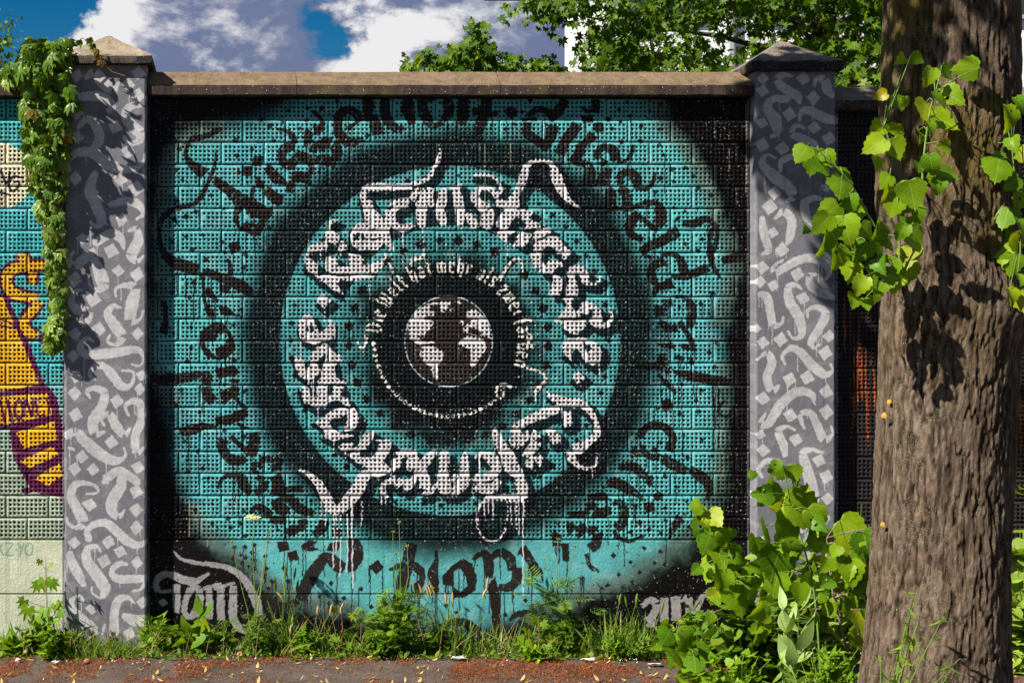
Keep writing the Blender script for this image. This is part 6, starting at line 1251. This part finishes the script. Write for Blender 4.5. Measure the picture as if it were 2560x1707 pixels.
bush('leafy_weed', 'dark ground weeds between the small-leaved bush and the saplings', 'weed', 1800, -.55, 200, 110, 260, OVN, 'weed', .07)
# saplings and tall weeds in front of the right-hand pillar; frame (1640,1160) x 2.5565
def S(*pts): return [(1640 + a / 2.5565, 1160 + b / 2.5565, *(r_ if not r_ else ((r_[0] / 2.5565), *r_[1:]))) for a, b, *r_ in pts]
sapling('linden_sapling', 'leaning linden sapling with a yellowish tip in front of the turquoise wall edge', 1850, -1.0, S((560, 1500), (520, 900), (430, 600), (330, 320), (270, 250)), S((245, 270, 120, 70), (290, 320, 120, -20), (380, 350, 170, -35), (300, 430, 230, 15), (440, 480, 180, -40), (320, 520, 160, 20), (410, 590, 230, 5), (350, 680, 190, 15), (470, 680, 190, -20), (420, 750, 190, 10), (520, 600, 160, -60), (560, 690, 170, -30), (370, 850, 130, 20), (530, 870, 270, -5), (590, 760, 160, -30)))
sapling('linden_sapling', 'tallest linden sapling with ragged dark green leaves against the shaded pillar', 2010, -1.15, S((1060, 1500), (1030, 1000), (990, 700), (900, 380), (850, 220), (820, 20)), S((740, 30, 130, 75), (885, 60, 140, -10), (800, 70, 100, 50), (890, 130, 120, -25), (720, 190, 270, 45), (960, 310, 380, -60), (830, 430, 300, 55), (690, 440, 230, 60), (680, 560, 200, 20), (760, 640, 300, 10), (860, 560, 200, -20), (840, 830, 200, 20), (920, 830, 190, 10), (1060, 500, 200, -60), (1150, 500, 150, -40), (640, 950, 190, 60), (660, 1060, 240, 25), (760, 780, 220, 15), (700, 1010, 170, 50), (1030, 360, 220, -35)))
sapling('linden_sapling', 'purple-stemmed linden sapling nearest the tree trunk', 2118, -1.35, S((1225, 1200), (1160, 950), (1120, 760), (1100, 560), (1090, 470)), S((1150, 740, 130, 80), (1220, 780, 120, -40), (1090, 760, 130, 50), (1270, 430, 240, -50), (1350, 530, 260, -15), (1290, 600, 220, -30), (1200, 550, 180, -60), (1330, 700, 220, -10), (1180, 690, 200, 40), (1270, 800, 170, 10), (1150, 890, 150, 85), (1000, 990, 150, 20), (1330, 620, 200, 15), (1240, 930, 200, -20), (1300, 1020, 200, 10), (1250, 700, 220, 0), (1100, 620, 220, 40), (1370, 830, 190, -20)), 'stem_purple')
sapling('linden_sapling', 'low linden sapling with large drooping leaves over the pavement litter', 1720, -1.25, S((330, 1500), (260, 1250), (160, 1120), (120, 1060)), S((40, 1060, 160, 60), (130, 1200, 260, 20), (200, 1120, 200, -30), (60, 1110, 170, 40), (250, 1290, 180, 0), (170, 1320, 200, 30), (310, 1230, 190, -50), (380, 1390, 190, -20), (260, 1390, 170, 10), (160, 1420, 160, 20)))
bush('wild_lettuce', 'blue-green wild lettuce with long upright leaves in front of the saplings', 'weed', 1990, -1.45, 120, 330, 20, ovate_tpl(6, .2, .12, .3), 'blue', .13, dens=1.8, fine=1, up=(1.7, 2.7))
bush('narrow_weed', 'slender bright green weed spire between the shaded pillar and the trunk', 'weed', 2145, -.5, 66, 400, 190, lance_tpl(.10), 'weed_bright', .06, upright=.7)
bush('feathery_weed', 'wispy yellow-green weed in front of the foot of the trunk', 'weed', 2215, -2.45, 190, 500, 230, LANCE, 'weed_bright', .06, lean=.16, dens=1.2, fine=.9)
bush('leafy_weed', 'broad bright leaf mass filling the gap between the saplings and the trunk', 'weed', 2080, -.9, 260, 380, 170, linden_tpl(8), 'linden', .12, fine=1, up=(0, 1.6))
bush('leafy_weed', 'low bright green weeds in front of the lettuce at the bottom edge', 'weed', 2060, -1.7, 300, 200, 330, LANCE, 'weed_bright', .085)
bush('leafy_weed', 'dark leafy undergrowth below the leaning sapling', 'weed', 1880, -.9, 260, 260, 260, OV, 'weed', .10)
bush('leafy_weed', 'bright broad leaves in front of the lower shaded pillar, behind the lettuce', 'weed', 1950, -.75, 330, 330, 90, linden_tpl(8), 'linden', .115, dens=1.8, fine=1, up=(0, 1.6))
bush('leafy_weed', 'small bright leaves at the bottom edge below the drooping sapling', 'weed', 1850, -1.5, 260, 170, 200, OV, 'weed_bright', .07)
bush('leafy_weed', 'broad-leaved weeds in the shade right of the trunk', 'weed', 2560, -.7, 150, 330, 120, linden_tpl(8), 'linden', .115, fine=1, up=(0, 1.6))
bush('leafy_weed', 'thin grassy weeds at the right edge behind the trunk', 'weed', 2600, -.35, 220, 430, 160, LANCE, 'weed_bright', .12)

# ---------------------------------------------------------------- litter on the pavement
def litter(name, n, tplw, size, mat, dens, label, zlift=.004):
    xs, ys = [], []; nzm = vnoise(120, 900, 22, 301 + n, 3)
    while len(xs) < n:
        px = RN.uniform(-60, 2620); Y = RN.uniform(-1.6, -.12); d = nzm[int((Y + 1.7) / 1.7 * 110), int((px + 80) / 3.1)]
        if RN.random() < dens(Y, d): xs.append((px - 600) / (FPX / (CAM_D + Y))); ys.append(Y)
    pos = np.stack([xs, ys, np.full(n, zlift) + RN.uniform(0, .007, n)], 1); e = np.stack([math.pi / 2 + RN.normal(0, .35, n), RN.normal(0, .3, n), RN.uniform(0, 6.28, n)], 1)
    V, F = scatter_np(tplw, pos, rot_mats(e), size * RN.uniform(.5, 1.3, n)); return tag(obj(name, mesh_np(name, V, F), mat), label, 'litter', kind='stuff')
M['red_litter'] = leaf_mat('bud_scales', (.11, .026, .008), (.27, .080, .018), .1, .8, False, .1); M['yellow_litter'] = leaf_mat('linden_bracts', (.42, .27, .07), (.60, .45, .15), .25, .6); M['paint_chip'] = flat_mat('paint_flakes', (.60, .62, .60), .6)
band = lambda Y: .25 + .75 * math.exp(-((Y + .62) / .22) ** 2)
litter('bud_scale_litter', 42000, ovate_tpl(3, .14, .2, .3), .0145, M['red_litter'], lambda Y, d: band(Y) * (1.0 if d > .49 else .12) * (.25 if Y > -.30 else 1), 'rust-red bud scales drifted over the asphalt')
litter('fallen_bracts', 620, ovate_tpl(4, .20, .2, .45), .034, M['yellow_litter'], lambda Y, d: .5 + .5 * (d > .5), 'pale yellow fallen bracts scattered over the asphalt', .007)
litter('paint_flakes', 700, ovate_tpl(3, .3, .05, .05), .009, M['paint_chip'], lambda Y, d: (Y > -.55) * (d > .5) * .9, 'pale paint flakes at the foot of the wall', .012)
# ground cover of tiny weeds
k_ = 5200; gx = RN.uniform(-2.0, 4.6, k_); gy = -.05 - RN.random(k_) ** 1.5 * .36
gc = scatter_np(OVN, np.stack([gx, gy, np.full(k_, .012)], 1), rot_mats(np.stack([RN.uniform(.8, 2.3, k_), RN.normal(0, .4, k_), RN.uniform(0, 6.28, k_)], 1)), RN.uniform(.02, .05, k_))
tag(obj('ground_cover', mesh_np('ground_cover', *gc), M['weed']), 'tiny weeds creeping along the foot of the wall', 'ground cover', kind='stuff')

# dead stalks and fine grass tangled along the wall foot
dp = []
for _ in range(260):
    x, y = RN.uniform(-1.4, 3.6), RN.uniform(-.34, -.05); l = RN.uniform(.08, .26); a = RN.uniform(0, 6.28); tl = RN.uniform(.1, 1.2); q = np.array((math.cos(a) * math.sin(tl), math.sin(a) * math.sin(tl) * .5, math.cos(tl))) * l
    dp.append([(x, y, .005, .0016), (x + q[0] * .5, y + q[1] * .5, .01 + q[2] * .55, .0013), (x + q[0], y + q[1], .01 + q[2] * .95, .0007)])
dv, dfc = tube_np(dp, 4); tag(obj('dead_stalks', mesh_np('dead_stalks', dv, dfc), M['straw']), 'dry straw-coloured stalks tangled along the foot of the wall', 'dead stalks', kind='stuff')
k_ = 2400; gx = RN.uniform(-1.9, 3.4, k_); gy = -.06 - RN.random(k_) * .26; gc = scatter_np(BLADE, np.stack([gx, gy, np.zeros(k_)], 1), rot_mats(np.stack([RN.normal(0, .45, k_), RN.normal(0, .45, k_), RN.uniform(0, 6.28, k_)], 1)), RN.uniform(.05, .16, k_) * (vnoise(1, 400, 30, 400, 2)[0][((gx + 1.9) / 5.4 * 399).astype(int)] * 1.6))
tag(obj('fine_grass', mesh_np('fine_grass', *gc), M['grass']), 'fine grass growing between the weeds along the wall', 'grass', kind='stuff')

# small rubbish
def crumple(name, label, cat, px, Y, w, col, flat=.5, seed=0):
    r = np.random.default_rng(seed); bm = bmesh.new(); bmesh.ops.create_icosphere(bm, subdivisions=2, radius=w / 2)
    for v in bm.verts: v.co = v.co * r.uniform(.65, 1.2); v.co.z *= flat
    me = bpy.data.meshes.new(name); bm.to_mesh(me); bm.free(); o = obj(name, me, flat_mat(name, col, .45, .2, 30, .2)); b = gp(px, Y); o.location = (b.x, b.y, w * .5 * flat); tag(o, label, cat)
crumple('plastic_scrap', 'crumpled bright blue plastic scrap below the wilted maple seedling', 'rubbish', 132, -.24, .05, (.02, .28, .55), .9, 1)
crumple('brick_fragment', 'small terracotta fragment below the dock rosette', 'fragment', 599, -.34, .035, (.36, .14, .07), 1.0, 2)
crumple('pebble', 'reddish pebble in front of the sunlit pillar', 'stone', 218, -.48, .04, (.28, .09, .08), .7, 3)
crumple('pebble', 'pale pebble at the left edge of the pavement', 'stone', 45, -.45, .035, (.45, .38, .33), .7, 4)
def shard(px, Y, w, label, seed):
    r = np.random.default_rng(seed); n_ = 10; V = [(0, 0, .012)]
    for k_ in range(n_): a = k_ * 2 * math.pi / n_; q = w * r.uniform(.3, .55); V.append((q * math.cos(a) * 1.3, q * math.sin(a) * .7, r.uniform(.0, .02)))
    V += [(x, y, z - .003) for x, y, z in V]; m_ = n_ + 1
    F = [(0, 1 + k_, 1 + (k_ + 1) % n_) for k_ in range(n_)] + [(m_, m_ + 1 + (k_ + 1) % n_, m_ + 1 + k_) for k_ in range(n_)] + [f for k_ in range(n_) for f in ((1 + k_, m_ + 1 + k_, m_ + 1 + (k_ + 1) % n_), (1 + k_, m_ + 1 + (k_ + 1) % n_, 1 + (k_ + 1) % n_))]
    o = obj('paper_scrap', mesh_np('paper_scrap', V, F), M['paint_chip']); b = gp(px, Y); o.location = (b.x, b.y, .008); tag(o, label, 'rubbish')
shard(1472, -.44, .07, 'curled white scrap left of the dense grass clump', 1); shard(1150, -.40, .09, 'flat white scrap on the asphalt below the straw-coloured ears', 2); shard(1640, -.55, .08, 'white scrap half hidden beside the low drooping sapling', 3); shard(145, -.50, .05, 'small white scrap in front of the wilted maple seedling', 4)
